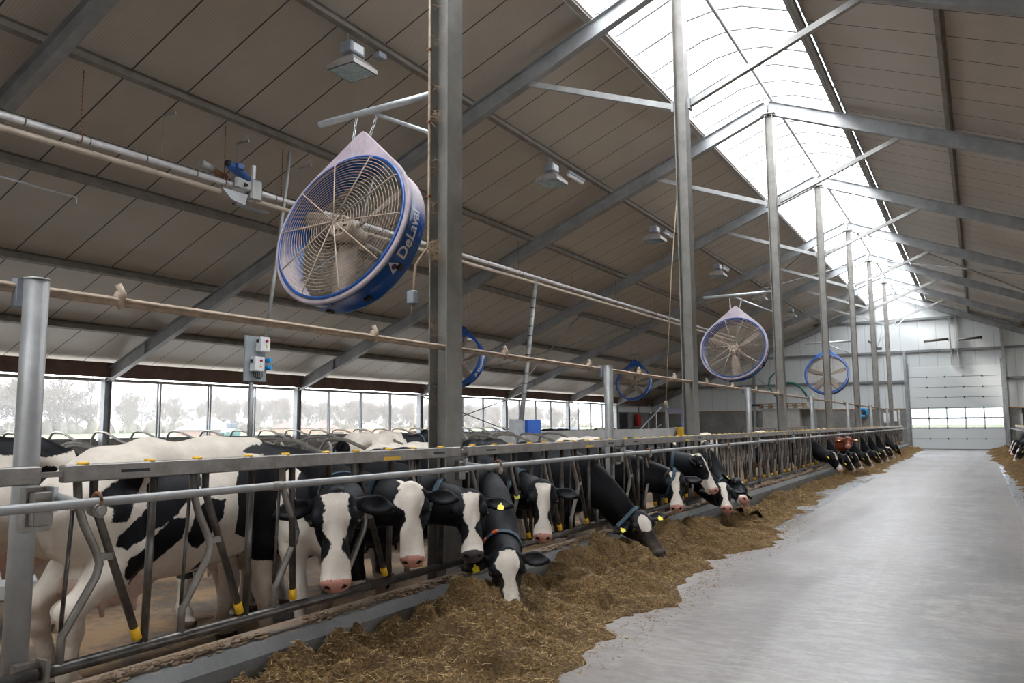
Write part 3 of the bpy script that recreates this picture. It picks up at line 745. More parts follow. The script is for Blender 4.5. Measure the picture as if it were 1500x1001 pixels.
# ------------------------------------------------------------------ heaps of feed
def fnoise(rs, shape, cells):
    h, w_ = shape; out = np.zeros(shape)
    cy, cx = cells; g = rs.rand(cy + 2, cx + 2)
    yy = np.linspace(0, cy, h, endpoint=False)[:, None] * np.ones((1, w_)); xx = np.linspace(0, cx, w_, endpoint=False)[None] * np.ones((h, 1))
    iy = yy.astype(int); ix = xx.astype(int); fy = yy - iy; fx = xx - ix; fy = fy * fy * (3 - 2 * fy); fx = fx * fx * (3 - 2 * fx)
    return (g[iy, ix] * (1 - fy) * (1 - fx) + g[iy + 1, ix] * fy * (1 - fx) + g[iy, ix + 1] * (1 - fy) * fx + g[iy + 1, ix + 1] * fy * fx) - .5
def feed_strip(name, xw, dirx, ya, yb, dy, nx, width, height, seed, lab):
    """xw = curb face x, dirx = direction into the alley; width(y), height(y)"""
    rs = np.random.RandomState(seed); ny = int((yb - ya) / dy)
    Y = np.linspace(ya, yb, ny); U = np.linspace(0, 1, nx)
    L_ = yb - ya
    sh = (ny, nx)
    wn = fnoise(rs, (ny, 1), (int(L_ * 1.1) + 2, 1)) * .42 + fnoise(rs, (ny, 1), (int(L_ * 4) + 2, 1)) * .22 + fnoise(rs, (ny, 1), (int(L_ * 14) + 2, 1)) * .07
    wd = np.array([width(y) for y in Y])[:, None] + wn
    hh = np.array([height(y) for y in Y])[:, None] * (1 + fnoise(rs, (ny, 1), (int(L_ * 1.0) + 2, 1)) * .9)
    X = xw + dirx * (U[None] * wd)
    prof = (np.clip(1 - U, 0, 1) ** .75)[None] * (.55 + .45 * np.sin(np.clip(U * 2.2 + .45, 0, PI)))[None]
    n = fnoise(rs, sh, (int(L_ * 2.2) + 2, 3)) * .8 + fnoise(rs, sh, (int(L_ * 5) + 2, 6)) * .55 + fnoise(rs, sh, (int(L_ * 12) + 2, 14)) * .26 + fnoise(rs, sh, (int(L_ * 32) + 2, 34)) * .14
    n2_ = fnoise(rs, sh, (int(L_ * 4) + 2, 5)); n2_ = np.abs(n2_) * -1.2 + .22 + fnoise(rs, sh, (int(L_ * 9) + 2, 11)) * .6
    env = np.clip((1 - U) * 3.2, 0, 1)[None]
    Z = hh * prof * (1 + 1.0 * n) + env * n2_ * .16 + env * n * .08 + rs.rand(*sh) * .012 * env
    Z = np.maximum(Z, 0) ; Z[:, -1] = -.01
    V = np.stack([X, Y[:, None] * np.ones((1, nx)) + (rs.rand(*sh) - .5) * dy * .6, Z + .002], -1).reshape(-1, 3)
    i = np.arange(ny - 1)[:, None] * nx + np.arange(nx - 1)[None]
    Fc = np.stack([i, i + 1, i + nx + 1, i + nx], -1).reshape(-1, 4)
    if dirx < 0: Fc = Fc[:, ::-1]
    me = bpy.data.meshes.new(name); me.from_pydata(V.tolist(), [], Fc.tolist()); me.materials.append(feedmat)
    me.polygons.foreach_set('use_smooth', [True] * len(Fc)); me.update()
    o = bpy.data.objects.new(name, me); COL.objects.link(o); WL[o.name] = Vector((0, 0, 0))
    tag(o, lab, 'feed', kind='stuff')
    return X, Y, Z
def straws(name, mats, X, Y, Z, n, seed, ya, yb, lab, lmin=.02, lmax=.07, w=.0016, extra=0):
    rs = np.random.RandomState(seed); ny, nx = Z.shape
    jy = ((ya - Y[0]) / (Y[-1] - Y[0]) * ny, (yb - Y[0]) / (Y[-1] - Y[0]) * ny)
    # denser near the start
    ty = rs.rand(n) ** 1.6
    iy = np.clip((jy[0] + (jy[1] - jy[0]) * ty).astype(int), 0, ny - 1); ix = rs.randint(0, nx - 1, n)
    P = np.stack([X[iy, ix], Y[iy], Z[iy, ix]], -1) + (rs.rand(n, 3) - .5) * np.array([.03, .03, .006])
    P[:, 2] += .006
    az = rs.rand(n) * 2 * PI; el = rs.normal(0, .32, n); L_ = (lmin + (lmax - lmin) * rs.rand(n) ** 2) / 2
    dv = np.stack([np.cos(az) * np.cos(el), np.sin(az) * np.cos(el), np.sin(el)], -1)
    sv = np.stack([-np.sin(az), np.cos(az), np.zeros(n)], -1) * (w * (.6 + rs.rand(n)))[:, None]
    up = np.cross(dv, sv); up = up / np.linalg.norm(up, axis=1)[:, None] * (w * .8)
    a = P - dv * L_[:, None]; b = P + dv * L_[:, None]
    V = np.stack([a - sv, a + sv, a + up * 1.5, b - sv, b + sv, b + up * 1.5], 1).reshape(-1, 3)
    k = np.arange(n)[:, None] * 6
    Fq = np.concatenate([k + np.array([[0, 3, 4, 1]]), k + np.array([[1, 4, 5, 2]]), k + np.array([[2, 5, 3, 0]])])
    me = bpy.data.meshes.new(name); me.from_pydata(V.tolist(), [], Fq.tolist()); me.materials.append(mats)
    at = me.attributes.new('tone', 'FLOAT', 'POINT'); at.data.foreach_set('value', np.repeat(rs.rand(n) ** 2.4, 6).astype(np.float32))
    me.update(); o = bpy.data.objects.new(name, me); COL.objects.link(o); WL[o.name] = Vector((0, 0, 0))
    return tag(o, lab, 'straw', kind='stuff')
def W1(y):
    ks = [(1.0, 1.05), (4.4, 1.12), (6.2, 1.15), (8.2, 1.12), (9, .9), (11.5, 1.1), (13.2, 1.0), (15, .75), (17.5, .62), (20, .5), (23, .42), (26, .62), (29, .95), (33, .7), (40, .75), (46, .8), (52, .9)]
    return float(np.interp(y, [k[0] for k in ks], [k[1] for k in ks]))
def H1(y):
    ks = [(1.0, .10), (2.6, .15), (3.5, .17), (4.2, .29), (5.2, .32), (6, .24), (8, .26), (10, .22), (13, .20), (15, .13), (20, .10), (26, .12), (30, .16), (50, .15)]
    return float(np.interp(y, [k[0] for k in ks], [k[1] for k in ks]))
Xa, Ya, Za = feed_strip('feed_heap', -3.735, 1, 1.6, 13.5, .018, 90, W1, H1, 11, 'heap of brown chopped mixed feed in front of the nearest cows')
Xb, Yb, Zb = feed_strip('feed_heap', -3.735, 1, 13.4, 53.8, .07, 36, W1, H1, 12, 'long ridge of mixed feed tapering away towards the end door')
Xc, Yc, Zc = feed_strip('feed_heap', 1.59, -1, 16, 53.5, .07, 34, lambda y: float(np.interp(y, [16, 24, 34, 42, 54], [.8, .82, .95, 1.15, 1.2])), lambda y: .26, 15, 'ridge of mixed feed along the right side of the alley')
straws('loose_straw', strawmat, Xa, Ya, Za, 36000, 21, 2.0, 13.4, 'loose straw pieces lying on the near feed heap')
straws('loose_straw', strawmat, Xb, Yb, Zb, 14000, 22, 13.5, 40, 'loose straw pieces on the distant feed ridge', .03, .09, .003)
# a few scattered wisps on the alley floor
rs_ = np.random.RandomState(9)
ny = 400; Yd = np.linspace(3.5, 34, ny); Xd = np.array([[-3.73 + W1(y) + abs(rs_.normal(0, .16)) for _ in range(20)] for y in Yd]); Zd = np.zeros((ny, 20))
straws('scattered_straw', strawmat, Xd, Yd, Zd, 2600, 23, 3.5, 34, 'scattered straw wisps on the alley floor beside the feed', .015, .05, .0018)
# ------------------------------------------------------------------ cattle (one continuous surface each, from blended volumes)
class Field:
    def __init__(s): s.p = []
    def cone(s, a, b, ra, rb, k=.05, sub=False): s.p.append(('c', np.array(a, float), np.array(b, float), ra, rb, k, sub)); return s
    def ell(s, c, r, R=None, k=.05, sub=False): s.p.append(('e', np.array(c, float), np.array(r, float), np.eye(3) if R is None else np.array(R, float), k, sub)); return s
    def chain(s, pts, rs, k=.04):
        for i in range(len(pts) - 1): s.cone(pts[i], pts[i + 1], rs[i], rs[i + 1], k)
        return s
    def mesh(s, h):
        lo = np.full(3, 1e9); hi = -lo
        bbs = []
        for q in s.p:
            if q[0] == 'c':
                l = np.minimum(q[1] - q[3], q[2] - q[4]); u_ = np.maximum(q[1] + q[3], q[2] + q[4])
            else:
                e = np.sqrt(((q[3] * q[2][None]) ** 2).sum(1)); l = q[1] - e; u_ = q[1] + e
            bbs.append((l, u_))
            if not q[-1]: lo = np.minimum(lo, l); hi = np.maximum(hi, u_)
        lo -= 3 * h; hi += 3 * h
        N = np.ceil((hi - lo) / h).astype(int) + 1
        D = np.full(N, 1., np.float32)
        ax = [lo[i] + h * np.arange(N[i]) for i in range(3)]
        for q, (l, u_) in zip(s.p, bbs):
            k = q[-2]; m = k + 2.5 * h
            i0 = np.maximum(0, np.floor((l - m - lo) / h).astype(int)); i1 = np.minimum(N, np.ceil((u_ + m - lo) / h).astype(int) + 1)
            if (i1 <= i0).any(): continue
            X, Y, Z = np.meshgrid(*[ax[i][i0[i]:i1[i]] for i in range(3)], indexing='ij', sparse=True)
            if q[0] == 'c':
                _, a, b, ra, rb, _, _ = q; ba = b - a; L2 = (ba @ ba) + 1e-12
                t = np.clip(((X - a[0]) * ba[0] + (Y - a[1]) * ba[1] + (Z - a[2]) * ba[2]) / L2, 0, 1)
                d = np.sqrt((X - a[0] - t * ba[0]) ** 2 + (Y - a[1] - t * ba[1]) ** 2 + (Z - a[2] - t * ba[2]) ** 2) - (ra + (rb - ra) * t)
            else:
                _, c, r_, R, _, _ = q; x, y, z = X - c[0], Y - c[1], Z - c[2]
                l_ = [x * R[0, j] + y * R[1, j] + z * R[2, j] for j in range(3)]
                k0 = np.sqrt(sum((l_[j] / r_[j]) ** 2 for j in range(3))); k1 = np.sqrt(sum((l_[j] / r_[j] ** 2) ** 2 for j in range(3))) + 1e-9
                d = k0 * (k0 - 1) / k1
            sl = tuple(slice(i0[i], i1[i]) for i in range(3)); D0 = D[sl]
            if q[-1]:
                d2 = -d; hh = np.clip(k - np.abs(D0 - d2), 0, None) / k; D[sl] = np.maximum(D0, d2) + hh * hh * k * .25
            else:
                hh = np.clip(k - np.abs(D0 - d), 0, None) / k; D[sl] = np.minimum(D0, d) - hh * hh * k * .25
        Sg = D < 0
        cnt = np.zeros(tuple(N - 1), np.int8)
        for dx in (0, 1):
            for dy in (0, 1):
                for dz in (0, 1): cnt += Sg[dx:N[0] - 1 + dx, dy:N[1] - 1 + dy, dz:N[2] - 1 + dz]
        act = (cnt > 0) & (cnt < 8); C = np.argwhere(act); n = len(C)
        idx = np.full(tuple(N - 1), -1, np.int32); idx[act] = np.arange(n)
        cs = {}
        for dx in (0, 1):
            for dy in (0, 1):
                for dz in (0, 1): cs[(dx, dy, dz)] = D[C[:, 0] + dx, C[:, 1] + dy, C[:, 2] + dz].astype(float)
        acc = np.zeros((n, 3)); ct = np.zeros(n)
        for a in cs:
            for ax_ in range(3):
                if a[ax_]: continue
                b = list(a); b[ax_] = 1; b = tuple(b); va, vb = cs[a], cs[b]
                cr = (va < 0) != (vb < 0); t = np.where(cr, va / np.where(cr, va - vb, 1), 0)
                p = np.tile(np.array(a, float), (n, 1)); p[:, ax_] = t; acc[cr] += p[cr]; ct[cr] += 1
        V = lo + h * (C + acc / ct[:, None])
        Fs = []
        for ax_ in range(3):
            o1, o2 = [(1, 2), (2, 0), (0, 1)][ax_]
            sl0 = [slice(1, N[i] - 1) for i in range(3)]; sl1 = list(sl0); sl0[ax_] = slice(0, N[ax_] - 1); sl1[ax_] = slice(1, N[ax_])
            A = Sg[tuple(sl0)]; B = Sg[tuple(sl1)]; E = np.argwhere(A != B)
            if not len(E): continue
            ins = A[tuple(E.T)]
            off = np.array([1, 1, 1]); off[ax_] = 0; E = E + off
            def cell(a, b):
                q = E.copy(); q[:, o1] -= a; q[:, o2] -= b; return idx[q[:, 0], q[:, 1], q[:, 2]]
            Q = np.stack([cell(1, 1), cell(0, 1), cell(0, 0), cell(1, 0)], 1)
            Q[~ins] = Q[~ins][:, ::-1]; Fs.append(Q)
        return V, np.concatenate(Fs)

def unit(v): v = np.array(v, float); return v / np.linalg.norm(v)
def bez(a, b, c, d, t): return (1 - t) ** 3 * a + 3 * (1 - t) ** 2 * t * b + 3 * (1 - t) * t * t * c + t ** 3 * d
def smooth_(x, a, b): t = np.clip((x - a) / (b - a), 0, 1); return t * t * (3 - 2 * t)

def make_cow(label, pos, yaw, poll, uvec, vvec, h=.0125, scale=1., blaze=(.05, .045), nose='pink', m=None, patches=None, seed=0, black=.5, neck_black=True, openmouth=0., poll_white=False, collar=None, tags=(1, 1), star=None, ear_droop=0., group='cows at the left feed fence', neck_ctrl=None, head=True, legs=True, lying=False, eyes=True, rd=.04, muzzle_white=True, fname='cow', facewhite=0.):
    """pos: ground point under the body, yaw: heading; poll, uvec, vvec given in WORLD space (poll -> muzzle, face normal)"""
    cy, sy = math.cos(yaw), math.sin(yaw); Rw = np.array([[cy, -sy, 0], [sy, cy, 0], [0, 0, 1]])
    pos = np.array(pos, float)
    if -5.3 < pos[0] < -4.5 and abs(math.sin(yaw)) < .3:
        for yc_ in FR:
            if abs(pos[1] - yc_) < .46: pos[1] = yc_ + (.46 if pos[1] >= yc_ else -.46)
    hs = 1.07; P = Rw.T @ (np.array(poll, float) - pos) / scale; U = Rw.T @ unit(uvec); Vn = Rw.T @ unit(vvec); Vn = unit(Vn - U * (U @ Vn)); Wn = np.cross(U, Vn)
    f = Field(); zs = -.62 if lying else 0.
    Z = lambda z: z + zs
    # trunk
    f.ell((.30, 0, Z(1.0)), (.50, .29, .39), k=.06)
    f.ell((-.08, 0, Z(.93)), (.66, .36, .37), k=.08)
    f.chain([(.58, 0, Z(1.34)), (.2, 0, Z(1.28)), (-.25, 0, Z(1.29)), (-.55, 0, Z(1.31 - rd * .4)), (-.8, 0, Z(1.29 - rd))], [.085, .115, .12, .11, .07], k=.14)
    f.ell((-.62, 0, Z(1.08 - rd * .5)), (.30, .27, .29), k=.08)
    for s in (-1, 1):
        f.ell((-.45, s * .215, Z(1.265)), (.09, .06, .06), k=.10)
        f.cone((-.45, s * .2, Z(1.27)), (-.86, s * .11, Z(1.18 - rd)), .06, .05, k=.1)
        f.ell((.52, s * .20, Z(.98)), (.17, .10, .30), k=.08)
    f.ell((.70, 0, Z(.88)), (.16, .16, .22), k=.1)
    f.ell((.66, 0, Z(1.1)), (.2, .17, .22), k=.1)
    # udder
    if not lying:
        f.ell((-.46, 0, .62), (.27, .19, .17), k=.06)
        for s in (-1, 1):
            for x in (-.36, -.56): f.cone((x, s * .09, .5), (x - .0, s * .1, .43), .02, .015, k=.02)
        for s in (-1, 1):
            o = .05 * s if legs else 0
            f.chain([(-.58, s * .16, 1.0), (-.50, s * .2, .80), (-.60, s * .19, .66), (-.80, s * .17, .50), (-.77, s * .17, .40), (-.74 + o, s * .17, .16), (-.70 + o, s * .17, .10), (-.68 + o, s * .17, .045)], [.17, .13, .105, .062, .052, .042, .048, .052], k=.05)
            f.cone((-.68 + o, s * .17, .04), (-.62 + o, s * .17, .035), .052, .045, k=.03)
            f.chain([(.56, s * .19, .86), (.52, s * .19, .72), (.56, s * .17, .44), (.56, s * .17, .38), (.55 - o, s * .17, .16), (.57 - o, s * .17, .10), (.58 - o, s * .17, .045)], [.12, .095, .058, .055, .038, .046, .052], k=.05)
            f.cone((.58 - o, s * .17, .04), (.64 - o, s * .17, .035), .052, .045, k=.03)
    else:
        for s in (-1, 1):
            f.chain([(-.5, s * .25, .35), (-.2, s * .36, .2), (-.55, s * .40, .1)], [.16, .11, .06], k=.06)
            f.chain([(.55, s * .2, .28), (.75, s * .22, .08), (.5, s * .24, .06)], [.11, .07, .05], k=.05)
    # tail
    f.chain([(-.82, 0, Z(1.33 - rd)), (-.93, 0, Z(1.25 - rd)), (-.95, 0, Z(1.0)), (-.94, .02, Z(.75)), (-.94, .03, max(.1, Z(.55))), (-.93, .03, max(.06, Z(.36)))], [.045, .034, .026, .022, .035, .03], k=.03)
    # head frame
    hp = lambda u_, v_, w_: P + (U * u_ + Vn * v_ + Wn * w_ * 1.05) * hs
    HR = np.stack([U, Vn, Wn], 1)
    A = hp(.06, -.13, 0)
    # neck
    N0 = np.array([.56, 0, Z(1.14)]); d = np.linalg.norm(A - N0)
    C1 = N0 + np.array([.42 * d, 0, .04 * d]); C2 = A - (Vn * .30 + U * .12) * 1.0 * d if neck_ctrl is None else Rw.T @ (np.array(neck_ctrl) - pos) / scale
    C2 = hp(.0, -.13, 0) + (-Vn * .35 - U * .15) * d if neck_ctrl is None else C2
    nk = [bez(N0, C1, C2, A, t) for t in np.linspace(0, 1, 11)]
    if head:
        f.chain(nk, list(np.linspace(.17, .105, 11)), k=.09)
        low = []
        for i, q in enumerate(nk):
            t = i / 10; dn = unit(np.array([0, 0, -1]) * (1 - t) + (U * .8 - Vn * .2) * t * .9 + 1e-6)
            low.append(q + dn * (.15 * (1 - t) + .05 * t))
        f.chain(low, list(np.linspace(.155, .085, 11)), k=.09)
        up_ = [q + np.array([0, 0, 1]) * .07 * (1 - i / 10.) for i, q in enumerate(nk)]
        f.chain(up_, list(np.linspace(.12, .09, 11)), k=.09)
        # head
        f.ell(hp(.09, -.085, 0), (.132, .10, .105), HR, k=.04)
        f.cone(hp(.07, -.060, .0), hp(.42, -.068, 0), .082, .052, k=.04)
        for s in (-1, 1): f.cone(hp(.03, -.05, s * .055), hp(.13, -.05, s * .075), .05, .045, k=.04)
        f.cone(hp(.30, -.075, .028), hp(.44, -.085, .032), .050, .050, k=.03); f.cone(hp(.30, -.075, -.028), hp(.44, -.085, -.032), .050, .050, k=.03)
        jo = openmouth
        f.cone(hp(.13, -.185, .032), hp(.40, -.145 - jo, .012), .072, .040, k=.04); f.cone(hp(.13, -.185, -.032), hp(.40, -.145 - jo, -.012), .072, .040, k=.04)
        for s in (-1, 1):
            f.ell(hp(.15, -.13, s * .062), (.11, .085, .045), HR, k=.04)
            f.ell(hp(.130, -.036, s * .098), (.050, .036, .032), HR, k=.025)
            f.ell(hp(.150, -.040, s * .134), (.024, .020, .016), HR, k=.012, sub=True)
        f.ell(hp(.475, -.083, 0), (.052, .072, .082), HR, k=.03)
        f.ell(hp(.445 + jo * .4, -.150 - jo, 0), (.050, .036, .052), HR, k=.02)
        f.ell(hp(-.012, -.045, 0), (.045, .06, .055), HR, k=.05)
        if openmouth: f.ell(hp(.49, -.128 - jo * .35, 0), (.07, .012 + jo * .32, .055), HR, k=.012, sub=True)
        else: f.ell(hp(.49, -.132, 0), (.06, .0055, .07), HR, k=.010, sub=True)
        for s in (-1, 1):
            f.ell(hp(.512, -.050, s * .044), (.024, .020, .016), HR, k=.010, sub=True)
            # ears
            ed = unit(Wn * s * 1. + U * (.20 + ear_droop) + Vn * .02); en = unit(Vn * 1. - U * .12 + Wn * s * .1); en = unit(en - ed * (en @ ed)); eb = np.cross(ed, en)
            ER = np.stack([ed, eb, en], 1); er = hp(.035, -.095, s * .095)
            f.cone(er, er + ed * .06, .036, .036, k=.03)
            f.ell(er + ed * .125, (.10, .066, .019), ER, k=.02); f.cone(er + ed * .15, er + ed * .245 + eb * .01 * (1 if eb @ U > 0 else -1), .035, .010, k=.05)
            f.ell(er + ed * .135 + en * .024, (.085, .046, .020), ER, k=.01, sub=True)
    V, Q = f.mesh(h / scale)
    # ---- coat attributes
    rs = np.random.RandomState(seed)
    x, y, z = V[:, 0], V[:, 1], V[:, 2]
    if patches is None:
        coat = np.full(len(V), -black * -.0) - (.5 - black) * .6
        for _ in range(26):
            c = np.array([rs.uniform(-1, 1.0), rs.uniform(-.4, .4), rs.uniform(.35, 1.45) + zs]); rr = rs.uniform(.12, .34); sg = rs.choice([-1, 1], p=[1 - black, black])
            coat += sg * .22 * np.exp(-((V - c) ** 2).sum(1) / rr ** 2)
        coat = np.where(z < .42 + zs, np.minimum(coat, (z - (.40 + zs))), coat)
    elif patches[0] == 'poly':
        coat = np.full(len(V), -.3)
        for pg in patches[1]:
            pg = np.array(pg, float); n_ = len(pg); dmin = np.full(len(V), 9.); inside = np.zeros(len(V), bool)
            for a_ in range(n_):
                A0, B0 = pg[a_], pg[(a_ + 1) % n_]; e = B0 - A0; wx, wz = x - A0[0], z - A0[1]; tt = np.clip((wx * e[0] + wz * e[1]) / (e @ e), 0, 1)
                dmin = np.minimum(dmin, np.hypot(wx - tt * e[0], wz - tt * e[1]))
                cr = ((A0[1] > z) != (B0[1] > z)) & (x < (B0[0] - A0[0]) * (z - A0[1]) / (B0[1] - A0[1] + 1e-12) + A0[0]); inside ^= cr
            coat = np.maximum(coat, np.where(inside, dmin, -dmin))
        coat = np.where((z > .3) & (x < .45), coat, np.maximum(coat, -.3))
    else:
        coat = np.full(len(V), -.3)
        for (cx, cz, rx, rz, ang) in patches:
            ca, sa = math.cos(ang), math.sin(ang); dx, dz = x - cx, z - cz
            e = 1 - np.sqrt(((dx * ca + dz * sa) / rx) ** 2 + ((-dx * sa + dz * ca) / rz) ** 2)
            coat = np.maximum(coat, e * min(rx, rz))
    pink = np.zeros(len(V))
    if head:
        NK = np.array(nk); dn_ = np.sqrt(((V[:, None, :] - NK[None, 2:, :]) ** 2).sum(-1)).min(1)
        if neck_black: coat = np.maximum(coat, (.30 - dn_) + .0 * z)
        hl = (V - P) @ HR / hs; hu, hv, hw = hl[:, 0], hl[:, 1], hl[:, 2] / 1.05
        HC = [hp(.08, -.08, 0), hp(.3, -.09, 0), hp(.45, -.1, 0)]
        dh = np.min([np.linalg.norm(V - c, axis=1) for c in HC], axis=0)
        inh = ((dh < .20) | ((np.abs(hw) < .34) & (np.abs(hv + .1) < .11) & (hu > -.09) & (hu < .16))) & (hu > -.13)
        b0, b1 = blaze
        tt_ = np.clip(hu / .42, 0, 1); bw = b0 + (b1 - b0) * tt_ + b0 * .20 * np.sin(np.clip(tt_ * 1.25, 0, 1) * 2 * PI) * .9 + .012 * np.sin(hu * 31 + seed) + .010 * np.sin(hw * 40 + seed * 2) + .035 * smooth_(hu, .32, .43) * (b0 > 0)
        hc = np.abs(hw) - bw
        hc = np.maximum(hc, -(hv + .125)) if facewhite <= 0 else np.maximum(np.abs(hw) - (bw + facewhite * smooth_(hu, .22, .4)), -(hv + .17))
        if b0 <= 0: hc = np.full(len(V), .2)
        if star: hc = np.minimum(hc, np.sqrt((hu - star[0]) ** 2 + hw ** 2 * 2.2) - star[1])
        if muzzle_white: hc = np.minimum(hc, .415 - hu)
        hc = np.where(hu < .01, np.maximum(hc, .01 - hu) if not poll_white else np.minimum(hc, np.hypot(hw, hu) - .075), hc)
        ear = (np.abs(hw) > .115) & (hu < .14); hc = np.where(ear, .2, hc)
        coat = np.where(inh, hc, coat)
        pk = (hu > .462 - .25 * np.maximum(0, -(hv + .06))) & (hv > -.135) & (np.abs(hw) < .078)
        pink = np.where(inh & pk, 1., 0.); inner = inh & (hv < -.10) & (hu > .40) & (openmouth > 0)
        pink = np.where(inner, 1., pink)
        for s_ in (-1, 1):
            ns = (np.abs(hu - .525) < .035) & (np.hypot(hv + .048, hw - s_ * .044) < .017) & inh; coat = np.where(ns, .2, coat); pink = np.where(ns, 0., pink)  # shade of the nostril hollows painted dark so they look deeper
    if not lying:
        ud = (np.linalg.norm((V - np.array([-.46, 0, .58])) / np.array([.3, .21, .2]), axis=1) < 1.) & (z < .66)
        pink = np.where(ud, .47, pink)
        hf = z < .062; coat = np.where(hf, .2, coat)
    V = V * scale
    me = bpy.data.meshes.new(fname); me.vertices.add(len(V)); me.vertices.foreach_set('co', V.astype(np.float32).ravel())
    nf = len(Q); me.loops.add(nf * 4); me.polygons.add(nf); me.loops.foreach_set('vertex_index', Q.astype(np.int32).ravel())
    me.polygons.foreach_set('loop_start', np.arange(0, nf * 4, 4, dtype=np.int32)); me.polygons.foreach_set('loop_total', np.full(nf, 4, np.int32))
    me.update(calc_edges=True); me.polygons.foreach_set('use_smooth', [True] * nf)
    for nm, arr in (('coat', coat), ('pink', pink)):
        a_ = me.attributes.new(nm, 'FLOAT', 'POINT'); a_.data.foreach_set('value', arr.astype(np.float32))
    me.materials.append(m or (cowmat_dark if nose == 'dark' else cowmat))
    o = bpy.data.objects.new(fname, me); COL.objects.link(o); o.location = pos; o.rotation_euler = (0, 0, yaw); WL[o.name] = Vector(pos)
    tag(o, label, 'cow', group)
    if head and eyes:
        for s in (-1, 1):
            e = MB(); c = hp(.150, -.044, s * .113) * scale; e.sphere(c, .026 * scale, 14); e.build('eye', eyemat, o, local=True)
            # upper eyelid ridge
        if h < .013:
            rr_ = random.Random(seed); fl = MB()
            for _ in range(46):
                a = rr_.uniform(-.045, .045); b_ = rr_.uniform(-.03, .05); p0 = hp(b_, -.012 - abs(a) * .5 - max(0, -b_) * .8, a); q1 = p0 + U * rr_.uniform(.02, .05) + Vn * rr_.uniform(.012, .028) + Wn * rr_.uniform(-.02, .02); q2 = q1 + U * rr_.uniform(.015, .03) - Vn * rr_.uniform(0.0, .012)
                fl.tube([tuple(p0 * scale), tuple(q1 * scale), tuple(q2 * scale)], [.0055, .004, .001], 5, cap=False)
            fl.build('forelock', forelock_white if poll_white else forelock_black, o, local=True)
        for s, on in zip((-1, 1), tags):
            if not on: continue
            ed = unit(Wn * s * 1. + U * (.20 + ear_droop) + Vn * .02); en = unit(Vn * 1. - U * .12 + Wn * s * .1); en = unit(en - ed * (en @ ed)); eb = np.cross(ed, en)
            if eb @ U < 0: eb = -eb
            c = (hp(.035, -.095, s * .095) + ed * .15 + eb * .02 + en * .020) * scale
            e = MB(); q = [(-.026, .0), (.026, .0), (.030, .045), (.012, .05), (-.03, .045)]; q = [(-.024, .052), (.026, .056), (.028, .014), (.010, .004), (.006, -.014), (-.008, -.014), (-.010, .004), (-.026, .012)]
            n_ = len(q); vs = [c + (ed * a + eb * b2) * scale for a, b2 in q] + [c + (ed * a + eb * b2 + en * .004) * scale for a, b2 in q]
            e.add([tuple(v) for v in vs], [tuple(range(n_)), tuple(range(2 * n_ - 1, n_ - 1, -1))] + [(i, (i + 1) % n_, n_ + (i + 1) % n_, n_ + i) for i in range(n_)])
            e.build('ear_tag', tagyellow, o, local=True)
    if head and collar:
        t = collar[0]; i = t * 10; q0 = bez(N0, C1, C2, A, t - .03); q1 = bez(N0, C1, C2, A, t + .03); tg = unit(q1 - q0); c = (q0 + q1) / 2
        dn = unit(np.array([0, 0, -1]) * (1 - t) + (U * .8 - Vn * .2) * t * .9); dn = unit(dn - tg * (dn @ tg)); sd = np.cross(tg, dn)
        # ring fitted to the surface by sampling the nearest hide vertices
        band = MB(); ring = []; Vl = V / scale; near = Vl[np.abs((Vl - c) @ tg) < .03]; near = near[np.linalg.norm(near - c, axis=1) < .34]
        for a in range(28):
            an = 2 * PI * a / 28; dv = dn * math.cos(an) + sd * math.sin(an)
            rel = near - c; al = rel @ dv; pr = rel - np.outer(al, dv) - np.outer(rel @ tg, tg); w_ = (np.linalg.norm(pr, axis=1) < .04) & (al > 0)
            rr = al[w_].max() if w_.any() else .16
            ring.append((dv, min(rr, .30)))
        rr = np.array([q[1] for q in ring]); rr = np.maximum(rr, (np.roll(rr, 1) + np.roll(rr, -1)) / 2)
        vs = []; n_ = 28
        for (dv, _), r0 in zip(ring, rr):
            for (ro, tt) in ((.002, -.02), (.010, -.02), (.010, .02), (.002, .02)): vs.append(tuple((c + dv * (r0 + ro) + tg * tt) * scale))
        fs = [(a * 4 + j, a * 4 + (j + 1) % 4, ((a + 1) % n_) * 4 + (j + 1) % 4, ((a + 1) % n_) * 4 + j) for a in range(n_) for j in range(4)]
        band.add(vs, fs); cb = band.build('collar', collarblue, o, local=True, smooth=False)
        for a_deg, mt, sz, nm in collar[1]:
            an = math.radians(a_deg); dv = dn * math.cos(an) + sd * math.sin(an); k_ = int(round(a_deg / 360 * 28)) % 28; r0 = rr[k_]
            cc = (c + dv * (r0 + .012)) * scale; tv = np.cross(tg, dv)
            e = MB(); e.box((0, 0, 0), tuple(q * scale for q in sz), Matrix((tuple(tv), tuple(tg), tuple(dv))).transposed(), bev=.006)
            e.v = [tuple(Vector(p) + Vector(cc)) for p in e.v]
            e.build(nm, mt, cb, local=True)
    return o
TAGO = lambda a, l=.075: (a, orange, (l, .042, .014), 'number_tag')
TRB = lambda a: (a, transblue, (.06, .075, .035), 'transponder')
def cowpt(px, py, X): return onX(px, py, X)
def towards_cam(p): return unit(CP - np.array(p))
LCT = -.05
forelock_white = mat('forelock_cream', (.62, .52, .38), .8); forelock_black = mat('forelock_dark', (.03, .025, .02), .7)
# far left cow, near broadside cow and the row at the fence
def at_fence(label, ppx, mpx, Xp, Xm, L=.50, v=None, body=None, yaw=0., h=.0125, **kw):
    """poll and muzzle pixels at their lateral distances"""
    P = cowpt(*ppx, Xp); M_ = cowpt(*mpx, Xm); U = unit(M_ - P)
    V_ = towards_cam(P) if v is None else np.array(v, float)
    if body is None: body = (-5.0, P[1])
    return make_cow(label, (body[0], body[1], LCT), yaw, P, U, V_, h=h, **kw)

